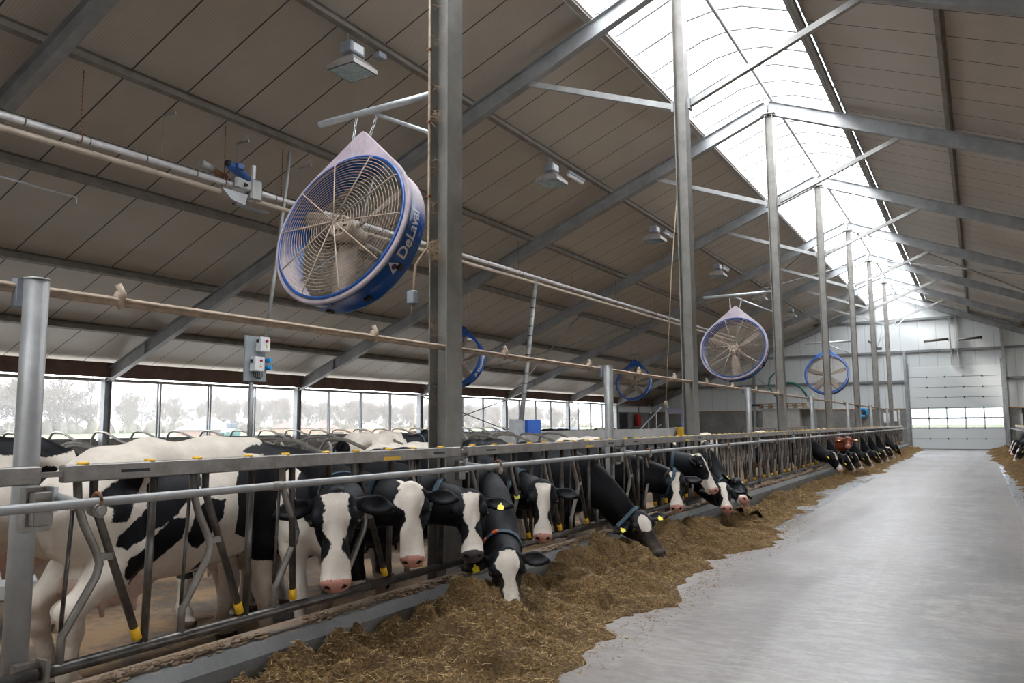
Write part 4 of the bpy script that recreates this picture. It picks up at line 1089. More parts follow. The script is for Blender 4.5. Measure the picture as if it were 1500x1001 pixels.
# near broadside cow with its head turned back through the fence
PB = cowpt(490, 722, -3.66); MB_ = cowpt(492, 850, -3.52)
BP, BS = (-5.0, 3.72), 1.11
bpx = [[(148, 732), (190, 700), (220, 699), (220, 715), (200, 737), (185, 765), (168, 765), (170, 745)],
       [(172, 803), (174, 789), (189, 771), (220, 745), (233, 690), (270, 676), (318, 676), (300, 710), (273, 736), (238, 771), (185, 807)],
       [(185, 842), (189, 820), (225, 789), (247, 763), (271, 758), (264, 789), (229, 833), (211, 862), (185, 846)],
       [(269, 789), (282, 754), (300, 732), (330, 732), (321, 758), (291, 802), (282, 804)],
       [(301, 838), (303, 828), (313, 818), (318, 822), (310, 834)],
       [(350, 712), (362, 690), (400, 680), (470, 680), (500, 760), (462, 836), (440, 838), (410, 822), (386, 822), (380, 792), (346, 782)],
       [(372, 664), (400, 652), (432, 650), (440, 660), (420, 668)]]
bpoly = [[((onX(px, py, -4.64)[1] - BP[1]) / BS, (onX(px, py, -4.64)[2] - LCT) / BS) for px, py in pg] for pg in bpx]
bpat = ('poly', bpoly)
make_cow('big white cow with black patches standing broadside behind the nearest fence panel', (BP[0], BP[1], LCT), math.radians(90), PB, MB_ - PB, towards_cam(PB) + np.array([0, 0, .05]), h=.0105, scale=BS, rd=.15,
         blaze=(.060, .047), patches=bpat, openmouth=.030, tags=(0, 0), collar=(.80, [TAGO(60)]), neck_ctrl=(-4.1, 4.7, 1.12), seed=2)
at_fence('second cow with an almost wholly white face and pink nose chewing towards the camera', (601, 714), (604, 826), -3.6, -3.45, h=.0105, v=None, body=(-5.1, 4.62), blaze=(.070, .052), facewhite=.025, openmouth=.022, tags=(0, 1), ear_droop=-.05,
         seed=5, black=.35, collar=(.78, [TAGO(60)]), poll_white=True, neck_ctrl=(-4.1, 4.5, 1.1))
at_fence('cow with a dark grey nose and narrow white blaze just left of the nearest column', (688, 722), (692, 806), -3.6, -3.42, h=.0105, body=(-5.1, 5.28), blaze=(.052, .036), nose='dark', tags=(1, 1), seed=8, black=.75, collar=(.78, [TAGO(60)]), neck_ctrl=(-4.1, 5.2, 1.08))
at_fence('cow with white forehead eating head down from the feed below the first column', (741, 806), (752, 905), -3.28, -3.12, h=.0105, body=(-4.82, 6.25), v=towards_cam((-3.3, 5.5, .6)) + np.array([.1, 0, .35]), blaze=(.068, .048), nose='dark', muzzle_white=True, tags=(0, 1), seed=11, black=.8, collar=(.80, [TAGO(200, .06), TAGO(240, .05)]), yaw=math.radians(-6))
at_fence('cow with white blaze and pink nose looking out right of the nearest column', (795, 708), (795, 784), -3.62, -3.5, h=.0115, body=(-5.1, 6.75), blaze=(.055, .045), tags=(0, 1), seed=14, black=.5, collar=(.75, [TRB(0)]), neck_ctrl=(-4.1, 6.75, 1.05))
at_fence('black cow with small white star and orange numbered collar feeding head down', (935, 752), (968, 806), -3.42, -3.1, h=.0115, body=(-4.75, 8.2), yaw=math.radians(8), v=np.array([.6, -.65, .4]), blaze=(0, 0), star=(.14, .10), muzzle_white=False, tags=(1, 1), seed=17, black=1., collar=(.80, [TAGO(150, .085), TAGO(180, .07), TRB(0)]), m=cowmat_dark)
at_fence('white blazed cow looking at the camera just behind the black feeding cow', (988, 692), (992, 752), -3.55, -3.4, h=.0125, body=(-5.05, 9.75), blaze=(.050, .040), tags=(0, 1), seed=20, black=.9, collar=(.75, [TRB(0), TAGO(60)]))
at_fence('cow with a curly white poll and blue collar lowering its head sideways', (1026, 668), (1052, 712), -3.45, -3.2, h=.0125, body=(-4.95, 10.9), v=np.array([.85, .1, .5]), blaze=(.03, .05), facewhite=.04, poll_white=True, tags=(0, 0), seed=23, black=.85, collar=(.66, [TAGO(95, .10)]))
at_fence('cow with a white stripe down its face and pink nose bending towards the feed', (1058, 708), (1069, 755), -3.4, -3.15, h=.0125, body=(-4.9, 12.0), v=towards_cam((-3.4, 12, .8)) + np.array([.2, 0, .5]), blaze=(.045, .035), tags=(0, 1), seed=26, black=.7)
at_fence('black and white cow feeding with a blue collar, last of the near group', (1084, 703), (1098, 733), -3.35, -3.1, h=.014, body=(-4.85, 13.1), v=np.array([.8, -.1, .55]), blaze=(.0, .0), star=(.1, .03), tags=(1, 1), seed=29, black=.6, collar=(.8, [TAGO(150)]))
# distant group at the fence
far = [('dark cow with a bent neck looking sideways, first of the distant group', (1220, 662), (1227, 690), .8, 0, None),
       ('reddish brown cow with a white forehead spot, the only brown one', (1241, 640), (1243, 664), .9, 1, cowmat_brown),
       ('white and black cow with an orange and blue collar in the distant group', (1240, 668), (1250, 692), .4, 0, None),
       ('black cow feeding just right of the brown cow', (1252, 664), (1260, 690), .9, 0, None),
       ('black cow with a white blaze, second right of the brown cow', (1268, 664), (1273, 678), .85, 0, None),
       ('black cow with nose in the feed, third right of the brown cow', (1283, 662), (1290, 678), 1., 0, None),
       ('black cow beside a white headed one in the distant group', (1293, 659), (1300, 676), .9, 0, None),
       ('white headed cow near the far end of the left fence', (1303, 656), (1310, 670), .35, 0, None),
       ('last black cow at the far end of the left fence', (1314, 652), (1324, 663), 1., 0, None)]
for i, (lab, a, b, bk, face, mm) in enumerate(far):
    P = cowpt(*a, -3.35 - .15 * face); Mz = cowpt(*b, -3.05 - .3 * face)
    if not face and P[2] > .95: P[2] = .95
    U = unit(Mz - P)
    if not face: U = unit(np.array([.45, -.1 + .25 * (i % 3), -.8]))
    make_cow(lab, (-4.8 - .15 * face, P[1] + (.1 if not face else 0), LCT), 0., P, U, towards_cam(P) if face else np.array([.75, -.3 + .2 * (i % 2), .6]), h=.028, seed=40 + i, black=bk, blaze=(.03, .03) if i != 1 else (.0, .0), star=(.06, .045) if i == 1 else None,
             tags=(i % 2, 1), m=mm, collar=(.8, [TAGO(150), TRB(20)]) if i in (2, 3, 5) else None, muzzle_white=(i != 1), group='distant cows at the left feed fence', poll_white=(i == 7), facewhite=.06 if i == 7 else 0)
# cows at the right feed fence
for i, (lab, y, bk) in enumerate((('black cow feeding at the right fence, closest to the end door', 42.5, .85), ('white nosed cow feeding at the right fence in the middle', 40.3, .6), ('black and white cow at the right fence cut by the photo edge', 34.6, .7), ('mostly black cow at the right fence just inside the photo edge', 36.3, .9))):
    make_cow(lab, (2.62, y, LCT), PI, (1.28 - .03 * i, y - .05, .82 if i % 2 else .66), (-.45, -.15, -.8), (-.75, -.25, .6), h=.03, seed=60 + i, black=bk, tags=(1, 1), group='cows at the right feed fence', blaze=(.04, .03))
# second line: standing and lying cows behind
make_cow('black and white cow standing behind at the left edge with its rump to the right', (-6.9, 3.05, LCT), math.radians(-93), (-6.7, 1.6, 1.35), (.1, -.6, -.7), (.0, -.8, .6), h=.018, scale=1.12, seed=72, patches=[(-.5, 1.45, .5, .17, 0), (-.95, 1.2, .12, .22, 0), (.4, 1.2, .3, .35, 0), (-.55, 1.12, .12, .1, 0)], group='cows in the left alley', tags=(0, 0))
BG = [('white backed cow standing in the alley behind the second fence panel', -6.9, 8.7, 88, .25, 81), ('black cow with white rump standing behind the second fence panel', -7.3, 11.4, 95, .8, 82),
      ('mostly white cow standing behind the third fence panel', -6.6, 13.7, 80, .12, 83), ('pale cow with dark spots behind the fifth fence panel', -6.2, 20.4, 100, .2, 84),
      ('white cow with raised rump standing between the second and third columns', -5.9, 25.2, 92, .15, 85), ('dark backed cow standing behind the third column', -6.2, 29.5, 85, .7, 86),
      ('black and white cow standing far behind near the fourth column', -6., 33.6, 92, .5, 87), ('white and black cow far down the left alley', -6.3, 39., 86, .4, 88)]
for i, (lab, x, y, a, bk, sd_) in enumerate(BG):
    ya = math.radians(a); hd = np.array([math.cos(ya), math.sin(ya), 0]); hp_ = np.array([x, y, LCT]) + hd * 1.25 + np.array([0, 0, 1.25])
    make_cow(lab, (x, y, LCT), ya, hp_, hd * .6 + np.array([0, 0, -.75]), hd * .75 + np.array([0, 0, .6]), h=.025 if i < 3 else .032, seed=sd_, black=bk, tags=(1, 1), group='cows in the left alley', blaze=(.04, .03))
make_cow('grey white cow with black head standing beyond the stall rails left of the nearest column', (-9.6, 11.3, .05), math.radians(84), (-9.5, 12.65, 1.53), (.1, .8, -.45), (.0, .45, .85), h=.02, scale=1.02, seed=90, patches=[(.85, 1.25, .35, .3, 0), (.3, 1.05, .0001, .0001, 0), (-.9, 1.2, .08, .2, 0)], group='cows among the stalls', tags=(0, 0), collar=(.72, [TAGO(90)]))
for i, (x, y, a, bk, sd_) in enumerate(((-17.5, 33.6, 200, .8, 91), (-16.2, 36.5, 170, .45, 92), (-15.4, 39.6, 190, .7, 93), (-14.2, 42.0, 175, .2, 94))):
    ya = math.radians(a); hd = np.array([math.cos(ya), math.sin(ya), 0]); z0 = .62
    make_cow(['dark cow lying in the far stalls before the left windows', 'black and white cow lying left of the red extinguisher', 'dark cow resting in front of the dark side door', 'white cow lying by the stair rail'][i], (x, y, z0), ya, np.array([x, y, z0]) + hd * 1.1 + np.array([0, 0, .75]), hd * .7 + np.array([0, 0, -.6]), hd * .6 + np.array([0, 0, .7]), h=.035, seed=sd_, black=bk, lying=True, tags=(0, 0), group='cows lying in the far stalls', blaze=(.04, .03))
# ------------------------------------------------------------------ ventilators
def wire_ring(m, R, r, y, n=56, k=5): m.tube([(R * math.cos(2 * PI * i / n), y, R * math.sin(2 * PI * i / n)) for i in range(n)], r, k, closed=True)
def teardrop(phi, R=.85, D=1.08, r=.05):
    phi = abs(phi); al = math.acos((R - r) / D)
    if phi > al: return R
    line = R / math.cos(phi - al); disc = r * r - (D * math.sin(phi)) ** 2
    if disc > 0: return min(line, D * math.cos(phi) + math.sqrt(disc))
    return line
def text_mesh(s, size):
    c = bpy.data.curves.new('lettering', 'FONT'); c.body = s; c.size = size; c.offset = .0035; c.resolution_u = 3
    o = bpy.data.objects.new('tmp_lettering', c); COL.objects.link(o); bpy.context.view_layer.update()
    dg = bpy.context.evaluated_depsgraph_get(); me = bpy.data.meshes.new_from_object(o.evaluated_get(dg))
    v = [tuple(q.co) for q in me.vertices]; f = [tuple(p.vertices) for p in me.polygons]
    bpy.data.objects.remove(o); bpy.data.curves.remove(c); bpy.data.meshes.remove(me); return v, f
def make_fan(loc, label, blades=3, angs=(35, 158, 275), dusty=True, rz=0., pitch=-16.4):
    t = thing('ventilation_fan', label, 'fan', loc, (math.radians(pitch), 0, rz), 'barrel fans hung in the barn')
    N = 120; face = fandust if dusty else bluepaint
    pl = MB(); vs = []
    for i in range(N):
        ph = 2 * PI * i / N - PI; ro = teardrop(ph)
        sx, cz = math.sin(ph), math.cos(ph)
        for (rr, yy) in ((.775, 0.), (.79, -.012), (ro - .012, -.012), (ro, 0.), (ro, .02), (.79, .02)): vs.append((sx * rr, yy, cz * rr))
    fs = []
    for i in range(N):
        j = (i + 1) % N
        for q in range(6): fs.append((i * 6 + q, i * 6 + (q + 1) % 6, j * 6 + (q + 1) % 6, j * 6 + q))
    pl.add(vs, [tuple(reversed(f)) for f in fs]); pl.build('mounting_plate', face, t, local=True, smooth=False)
    sh = MB(); n = 96; prof = [(.80, .0), (.835, .01), (.845, .04), (.812, .07), (.80, .27), (.815, .295), (.805, .32), (.775, .31), (.775, .02)]
    vs = [(R * math.cos(2 * PI * i / n), y, R * math.sin(2 * PI * i / n)) for i in range(n) for R, y in prof]; k = len(prof)
    sh.add(vs, [(i * k + q, ((i + 1) % n) * k + q, ((i + 1) % n) * k + (q + 1) % k, i * k + (q + 1) % k) for i in range(n) for q in range(k)], 0, True)
    sho = sh.build('housing', housingmat if dusty else bluepaint, t, local=True)
    rm = MB(); rm.tube([(.79 * math.cos(2 * PI * i / n), -.014, .79 * math.sin(2 * PI * i / n)) for i in range(n)], .017, 8, closed=True); rm.build('rim', bluepaint, t, local=True)
    g = MB(); R = .10
    while R < .765:
        wire_ring(g, R, .0032, -.05 - .045 * (1 - R / .77), 48 if R > .3 else 28, 4); R += .0345
    g.build('grille', grillemat, t, local=True)
    for i in range(10):
        a = math.radians(107.7 - 36 * i); s_ = MB(); s_.tube([(.05 * math.cos(a), -.100, .05 * math.sin(a)), (.765 * math.cos(a), -.055, .765 * math.sin(a)), (.785 * math.cos(a), -.02, .785 * math.sin(a))], .0065, 6); s_.build('grille_spoke', grillemat, t, local=True)
    if dusty:
        g = MB(); R = .12
        while R < .765: wire_ring(g, R, .0022, .33, 40, 4); R += .062
        for i in range(8):
            a = math.radians(20 + 45 * i); g.tube([(.1 * math.cos(a), .33, .1 * math.sin(a)), (.79 * math.cos(a), .325, .79 * math.sin(a))], .0035, 4)
        g.build('rear_grille', darkmetal, t, local=True)
    hb = MB(); 
    def lathe(m, pr, n=28):
        k = len(pr); m.add([(R * math.cos(2 * PI * i / n), y, R * math.sin(2 * PI * i / n)) for i in range(n) for R, y in pr], [(i * k + q, ((i + 1) % n) * k + q, ((i + 1) % n) * k + q + 1, i * k + q + 1) for i in range(n) for q in range(k - 1)], 0, True)
    lathe(hb, [(.0, -.02), (.05, -.02), (.055, .0), (.095, .0), (.10, -.015), (.118, -.015), (.125, .01), (.125, .12), (.105, .13), (.105, .30), (.08, .32), (0, .32)])
    hub = hb.build('hub', grillemat, t, local=True)
    for i in range(6):
        a = 2 * PI * i / 6; b_ = MB(); b_.box((.07 * math.cos(a), -.008, .07 * math.sin(a)), (.05, .02, .014), Matrix.Rotation(-a, 3, 'Y')); b_.build('rib', darkmetal, hub, local=True)
    for a in angs:
        a = math.radians(a); er = Vector((math.cos(a), 0, math.sin(a))); et = Vector((-math.sin(a), 0, math.cos(a))); b_ = MB(); vs = []
        K = 9
        for i in range(K):
            u = i / (K - 1); R = .11 + .635 * u; ch = (.085 + .10 * math.sin(PI * min(1, u * .75 + .12))) if u < .97 else .12; tw = math.radians(48 - 26 * u)
            cd_ = et * math.cos(tw) + Vector((0, 1, 0)) * math.sin(tw); nn = er.cross(cd_)
            for (c, h_) in ((-.5, 0), (-.25, .022), (.15, .026), (.5, .004), (.5, -.004), (.15, .014), (-.25, .012), (-.5, -.008)): vs.append(er * R + Vector((0, .16, 0)) + cd_ * ch * 2 * c * .62 + nn * h_)
        fs = [(i * 8 + j, i * 8 + (j + 1) % 8, (i + 1) * 8 + (j + 1) % 8, (i + 1) * 8 + j) for i in range(K - 1) for j in range(8)] + [tuple(range(7, -1, -1)), tuple((K - 1) * 8 + j for j in range(8))]
        b_.add(vs, fs, 0, True); b_.build('blade', blademat, t, local=True)
    for a in (90, 210, 330):
        a = math.radians(a); b_ = MB(); b_.tube([(.1 * math.cos(a), .28, .1 * math.sin(a)), (.79 * math.cos(a), .28, .79 * math.sin(a))], .014, 8); b_.build('motor_strut', galv, t, local=True)
    for s in (-1, 1):
        c = MB(); n_ = 7; p0 = Vector((s * .10, -.0, .93)); p1 = Vector((s * .15, .0, 1.345)) 
        for i in range(n_):
            q = p0.lerp(p1, (i + .5) / n_); l_ = (p1 - p0).length / n_ * .72; d_ = (p1 - p0).normalized()
            sd_ = Vector((1, 0, 0)) if i % 2 else Vector((0, 1, 0))
            c.tube([q + d_ * l_ * math.cos(w) + sd_ * .014 * math.sin(w) for w in [2 * PI * j / 8 for j in range(8)]], .0045, 5, closed=True)
        c.build('chain', galv_light, t, local=True)
    for a in (-95, -62, -32):
        a = math.radians(a); c = MB(); c.box((.838 * math.cos(a), .2, .838 * math.sin(a)), (.03, .05, .07), Matrix.Rotation(-a, 3, 'Y')); c.build('clip', black, t, local=True)
    # lettering wrapped round the housing
    v, f = text_mesh('DeLaval', .165); m = MB(); Rr = .812
    def wrap(x, y_, dr=.0): a = math.radians(-27) + x / Rr; return ((Rr + dr) * math.cos(a), .232 - y_, (Rr + dr) * math.sin(a))
    # subdivide not needed: glyph outlines are dense enough
    m.add([wrap(x, y_ + .03, .003) for x, y_, z in v], [fc for fc in f]); m.build('lettering', whitepaint, sho, local=True)
    m = MB(); tri = [(-.17, 0), (-.03, 0), (-.10, .14)]
    def seg(a, b, n=6): return [(a[0] + (b[0] - a[0]) * i / n, a[1] + (b[1] - a[1]) * i / n) for i in range(n)]
    out = seg(tri[0], tri[1]) + seg(tri[1], tri[2]) + seg(tri[2], tri[0]); cx, cy = -.10, .05; no = len(out)
    inn = []
    for p in out:
        d = math.hypot(p[0] - cx, p[1] - cy); inn.append((cx + (p[0] - cx) / d * .03, cy + (p[1] - cy) / d * .03))
    m.add([wrap(x, y_ + .03, .003) for x, y_ in out + inn], [(i, (i + 1) % no, no + (i + 1) % no, no + i) for i in range(no)]); m.build('emblem', whitepaint, sho, local=True)
    m = MB(); m.add([wrap(cx + .015 * math.cos(w), cy + .03 + .015 * math.sin(w), .003) for w in [2 * PI * j / 10 for j in range(10)]], [tuple(range(10))]); m.build('emblem_dot', redpaint if dusty else whitepaint, sho, local=True)
    return t
def housing_mat():
    t = NT('fan_housing_paint'); g = t.N.new('ShaderNodeNewGeometry'); x = t.N.new('ShaderNodeSeparateXYZ'); t.L.new(g.outputs['Normal'], x.inputs[0])
    d = t.step(t.math('ADD', x.outputs[2], t.math('MULTIPLY', t.math('SUBTRACT', t.noise(5, 6, .7), .5), .9)), -.05, .45)
    c = t.mix(t.math('MULTIPLY', d, .9), (.012, .085, .34), (.46, .37, .36)); t.L.new(c, t.b.inputs['Base Color'])
    t.L.new(t.math('ADD', t.math('MULTIPLY', d, .4), .25), t.b.inputs['Roughness']); return t.m
housingmat = housing_mat()
fanA = make_fan((-5.35, 5.7, 3.6), 'big dusty blue barrel fan with lettering hanging from the nearest column')
dup(fanA, (-5.17, 19.6, 3.52), 'barrel fan with wire grille hanging from the third column in the middle of the photo')
fanB = make_fan((-13.6, 19.7, 3.62), 'clean blue barrel fan over the stalls half hidden behind the nearest column', 5, (90, 162, 234, 306, 18), False)
dup(fanB, (-13.6, 33.9, 3.55), 'small blue fan hanging far back over the stalls below the lit roof')
fanC = dup(fanB, (-5.17, 33.6, 3.6), 'blue rimmed barrel fan with five blades hanging before the pale end wall')
def bracket(y, lab, xe=-6.0):
    t = thing('fan_bracket', lab, 'fan bracket', (-4.2, y, 4.7))
    a = MB(); a.tube([(-4.24, y, 4.90), (xe, y, 4.90)], .035, 12); a.build('arm', galv_light, t)
    a = MB(); a.tube([(-4.24, y + .02, 4.38), (-5.23, y + .02, 4.86)], .021, 10); a.build('brace', galv_light, t)
    a = MB(); a.bb(-4.25, -4.22, y - .06, y + .06, 4.3, 5.0); a.build('clamp_plate', galv, t)
    return t
for y, lab in ((6.05, 'round tube bracket carrying the nearest big fan'), (20.0, 'tube bracket carrying the fan on the third column'), (34.0, 'tube bracket carrying the fan before the end wall')): bracket(y, lab)
for x, y, lab in ((-13.6, 20.05, 'pair of thin hanger rods above the half hidden fan'), (-13.6, 34.25, 'pair of thin hanger rods above the far stall fan')):
    m = MB()
    for s in (-.16, .16): m.tube([(x + s, y, 4.85), (x + s * 1.3, y, 5.95)], .008, 5)
    m.bb(x - .25, x + .25, y - .01, y + .01, 5.93, 5.97); m.bb(x - .2, x + .2, y - .01, y + .01, 4.84, 4.87); tag(m.build('hanger_rods', galv), lab, 'hanger')
# conduit on the nearest column with its little box
t = thing('fan_cable', 'dusty conduit running down the nearest column to a small hanging socket box', 'conduit', (-4.26, 5.62, 2.7))
m = MB(); m.tube([(-4.19, 5.612, 9.2), (-4.19, 5.612, 3.35), (-4.20, 5.61, 3.22), (-4.27, 5.6, 3.14), (-4.325, 5.6, 3.08), (-4.34, 5.6, 2.98), (-4.345, 5.6, 2.84)], .013, 8); m.build('conduit_pipe', dustpipe, t)
m = MB(); m.bb(-4.40, -4.32, 5.56, 5.64, 2.72, 2.84, bev=.008); m.build('socket_box', boxgrey, t)
m = MB(); m.tube([(-4.365, 5.6, 2.73), (-4.37, 5.6, 2.64)], .01, 6); m.build('cable_gland', dustpipe, t)
for z in (8.2, 7.4, 6.6, 5.8, 5.1, 4.4, 3.7):
    m = MB(); m.bb(-4.21, -4.17, 5.59, 5.628, z - .008, z + .008); m.build('pipe_clip', mat_rust, t)
# wisps of dusty straw caught on the nearest column
r_ = random.Random(8); m = MB()
for z in (9., 8.6, 8.1, 7.7, 7.2, 6.9, 6.4, 6.0, 5.6, 5.2, 4.75, 4.45, 4.0, 3.6, 3.24, 3.2, 3.15, 2.6, 2.45, 2.1, 1.9):
    dense = 26 if abs(z - 3.2) < .06 or abs(z - 4.45) < .1 else 7
    for i in range(dense):
        a = Vector((-4.19 + r_.uniform(-.02, .05), 5.62 + r_.uniform(-.02, .06), z + r_.uniform(-.08, .08))); b_ = a + Vector((r_.uniform(.02, .14), r_.uniform(-.05, .05), r_.uniform(-.10, .05)))
        m.tube([a, (a + b_) / 2 + Vector((0, -.02, r_.uniform(-.02, .03))), b_], .0016, 3, cap=False)
tag(m.build('straw_wisps', cobweb), 'wisps of dusty straw and cobweb caught on the nearest steel column', 'cobweb', kind='stuff')

# ------------------------------------------------------------------ lamps under the left purlin
def lamp(y, lab, first=None):
    if first is not None: return dup(first, (-8.5, y, 7.35), lab)
    t = thing('high_bay_lamp', lab, 'lamp', (-8.5, y, 7.35), group='square hanging lamps on the left roof slope')
    m = MB(); m.bb(-8.60, -8.36, y - .17, y + .17, 7.66, 7.85, bev=.015); m.build('ballast_box', boxgrey, t)
    m = MB(); m.bb(-8.355, -8.35, y - .12, y + .12, 7.69, 7.82); m.build('type_plate', whitepaint, t)
    for s in (-1, 1):
        m = MB(); m.tube([(-8.48, y + s * .12, 7.6), (-8.48, y + s * .12, 8.02)], .012, 6); m.build('hanger', galv, t)
    m = MB(); a, b_ = .15, .29; z0, z1 = 7.38, 7.60
    vs = [(-8.48 + sx * w, y + sy * w, z) for z, w in ((z1, a), (z0 + .07, b_), (z0, b_)) for sx, sy in ((-1, -1), (1, -1), (1, 1), (-1, 1))]
    m.add(vs, [(3, 2, 1, 0)] + [(r * 4 + i, (r) * 4 + (i + 1) % 4, (r + 1) * 4 + (i + 1) % 4, (r + 1) * 4 + i) for r in range(2) for i in range(4)]); m.v = m.v; m.build('reflector', whitepaint if False else lampshell, t)
    m = MB(); m.bb(-8.48 - .27, -8.48 + .27, y - .27, y + .27, z0 - .004, z0 + .004); m.build('glass_cover', glassblue, t)
    return t
lampshell = mat('lamp_dusty_shell', (.42, .39, .37), .5, .3, var=.2)
l0 = lamp(9.25, 'nearest square hanging lamp at the top of the photo')
for k in range(1, 6): lamp(9.25 + 7 * k, 'square hanging lamp on the left slope, %s from the camera' % ORD[k], l0)
for i, y in enumerate((17.6, 24.6, 31.4, 38.2)):
    t = thing('tube_light', 'small white tube light on the lamp purlin beyond the %s square lamp' % ORD[i + 1], 'lamp', (-8.5, y, 7.85), group='small tube lights')
    m = MB(); m.bb(-8.56, -8.44, y - .45, y + .45, 7.9, 7.96); m.build('housing', boxgrey, t)
    m = MB(); m.tube([(-8.5, y - .4, 7.87), (-8.5, y + .4, 7.87)], .045, 8); m.build('tube', whitepaint, t)
m = MB(); m.bb(-8.58, -8.42, 9.85, 10.05, 7.9, 8.0, bev=.01); tag(m.build('junction_box', boxgrey), 'little junction box on the purlin beside the nearest lamp', 'junction box')

# ------------------------------------------------------------------ feed pipes under the roof
def pz(y): return 5.80 + .011 * (y - 5)
m = MB(); m.tube([(-11.02, -3, pz(-3)), (-11.02, 9.0, pz(9.0))], .05, 14); p1 = tag(m.build('feed_pipe', whitepipe), 'bright upper feed pipe left of the drive unit', 'pipe')
m = MB(); m.tube([(-11.02, 9.65, pz(9.65)), (-11.02, 42, pz(42))], .05, 14); p2 = tag(m.build('feed_pipe', whitepipe), 'bright upper feed pipe running on right of the drive unit', 'pipe')
m = MB(); m.tube([(-11.0, -3, pz(-3) - .18), (-11.0, 8.75, pz(8.75) - .18)], .043, 14); p3 = tag(m.build('feed_pipe', beigepipe), 'beige lower feed pipe left of the drive unit', 'pipe')
m = MB(); m.tube([(-11.0, 9.5, pz(9.5) - .18), (-11.0, 42, pz(42) - .18)], .043, 14); p4 = tag(m.build('feed_pipe', beigepipe), 'beige lower feed pipe running on right of the drive unit', 'pipe')
for p, ya, yb, dz, r0 in ((p1, 4.6, 8.6, 0, .053), (p2, 10, 40, 0, .053), (p3, 5.2, 8.5, -.18, .047), (p4, 10.4, 40, -.18, .047)):
    y = ya
    while y < yb:
        c = MB(); c.tube([(-11.02, y - .008, pz(y) + dz), (-11.02, y + .008, pz(y) + dz)], r0, 14); c.build('pipe_band', darkmetal if r0 > .05 else mat_rust, p); y += .92 if r0 > .05 else 2.9
m = MB(); m.tube([(-11.05, -3, pz(-3) + .085), (-11.05, 40, pz(40) + .085)], .008, 5); tag(m.build('pull_cable', darkmetal), 'thin cable stretched along the top of the feed pipes', 'cable')
for i, y in enumerate((6.3, 8.84, 10.15, 13.0, 15.9, 19.0, 22.4, 26, 30)):
    m = MB(); n_ = 16
    for j in range(n_):
        z0 = pz(y) + .05 + (6.86 - pz(y) - .05) * j / n_; z1 = z0 + (6.86 - pz(y)) / n_ * .8
        m.tube([(-11.02 + (.008 if j % 2 else 0), y + (0 if j % 2 else .008), z0), (-11.02, y, z1)], .009 if i in (0, 1, 2) else .007, 5)
    m.tube(arc((-11.02, y, pz(y)), .066, 0, 2 * PI, 12, 'xz'), .008, 5)
    tag(m.build('hanger_chain', mat_rust), 'rusty hanging chain holding the feed pipes, %s from the left' % ORD[i].replace('nearest', 'first'), 'chain', 'feed pipe chains')
for i, y in enumerate((7.85, 9.35, 10.9)):
    m = MB(); m.tube([(-11.05, y, 6.85), (-11.3, y - .02, 6.72), (-11.3, y - .02, pz(y) + .15)], .008, 5)
    m.bb(-11.33, -11.0, y - .03, y - .0, 6.72, 6.76); tag(m.build('support_bracket', galv), 'little angled steel hanger below the pipe purlin, %s of three' % ['leftmost', 'middle', 'rightmost'][i], 'bracket')
# drive unit
t = thing('feed_drive_unit', 'feed pipe drive unit with a blue motor and a grey motor', 'motor unit', (-11, 9.2, 5.6))
m = MB(); m.tube([(-10.85, 8.78, 6.13), (-10.9, 9.02, 6.08), (-10.95, 9.3, 6.0)], [.075, .085, .07], 16); mo = m.build('blue_motor', motorblue, t)
m = MB(); m.tube([(-10.85, 8.74, 6.14), (-10.85, 8.79, 6.128)], [.05, .07], 14); m.build('motor_fan_cover', black, mo)
m = MB(); m.bb(-10.82, -10.74, 8.9, 9.05, 6.07, 6.17, bev=.01); m.build('terminal_box', motorblue, mo)
m = MB(); m.tube([(-11.1, 8.42, 6.08), (-11.1, 8.66, 6.03)], .075, 16); m.build('grey_motor', galv, t)
m = MB(); m.tube([(-11.1, 8.64, 6.03), (-11.08, 8.95, 5.96)], [.05, .045], 12); m.build('gearbox_neck', mat_rust, t)
m = MB(); m.bb(-11.12, -10.9, 9.0, 9.35, 5.78, 6.0, bev=.03); m.build('gearbox', galv, t)
m = MB(); m.bb(-11.1, -10.92, 9.36, 9.62, 5.66, 6.05, bev=.03); m.build('outlet_housing', galv, t)
m = MB(); m.bb(-10.98, -10.94, 9.40, 9.46, 6.05, 6.3); m.build('white_upright', whitepaint, t)
m = MB(); m.add([(-10.94, 8.75, 5.72), (-10.94, 9.3, 5.72), (-10.94, 9.25, 5.52), (-10.94, 8.95, 5.56), (-10.96, 8.75, 5.72), (-10.96, 9.3, 5.72), (-10.96, 9.25, 5.52), (-10.96, 8.95, 5.56)], [(0, 1, 2, 3), (7, 6, 5, 4), (0, 4, 5, 1), (1, 5, 6, 2), (2, 6, 7, 3), (3, 7, 4, 0)]); m.build('guard_plate', beamsteel, t)
m = MB(); m.bb(-10.98, -10.9, 9.0, 9.75, 5.47, 5.51); m.build('carrier_bar', darkmetal, t)
for dx, dz in ((-.10, .0), (-.02, .0)):
    m = MB(); m.tube([(-11 + dx - .0, 9.2, 5.95 + dz), (-10.86, 9.2, 5.86)], .03, 10); m.build('flange', darkmetal, t)

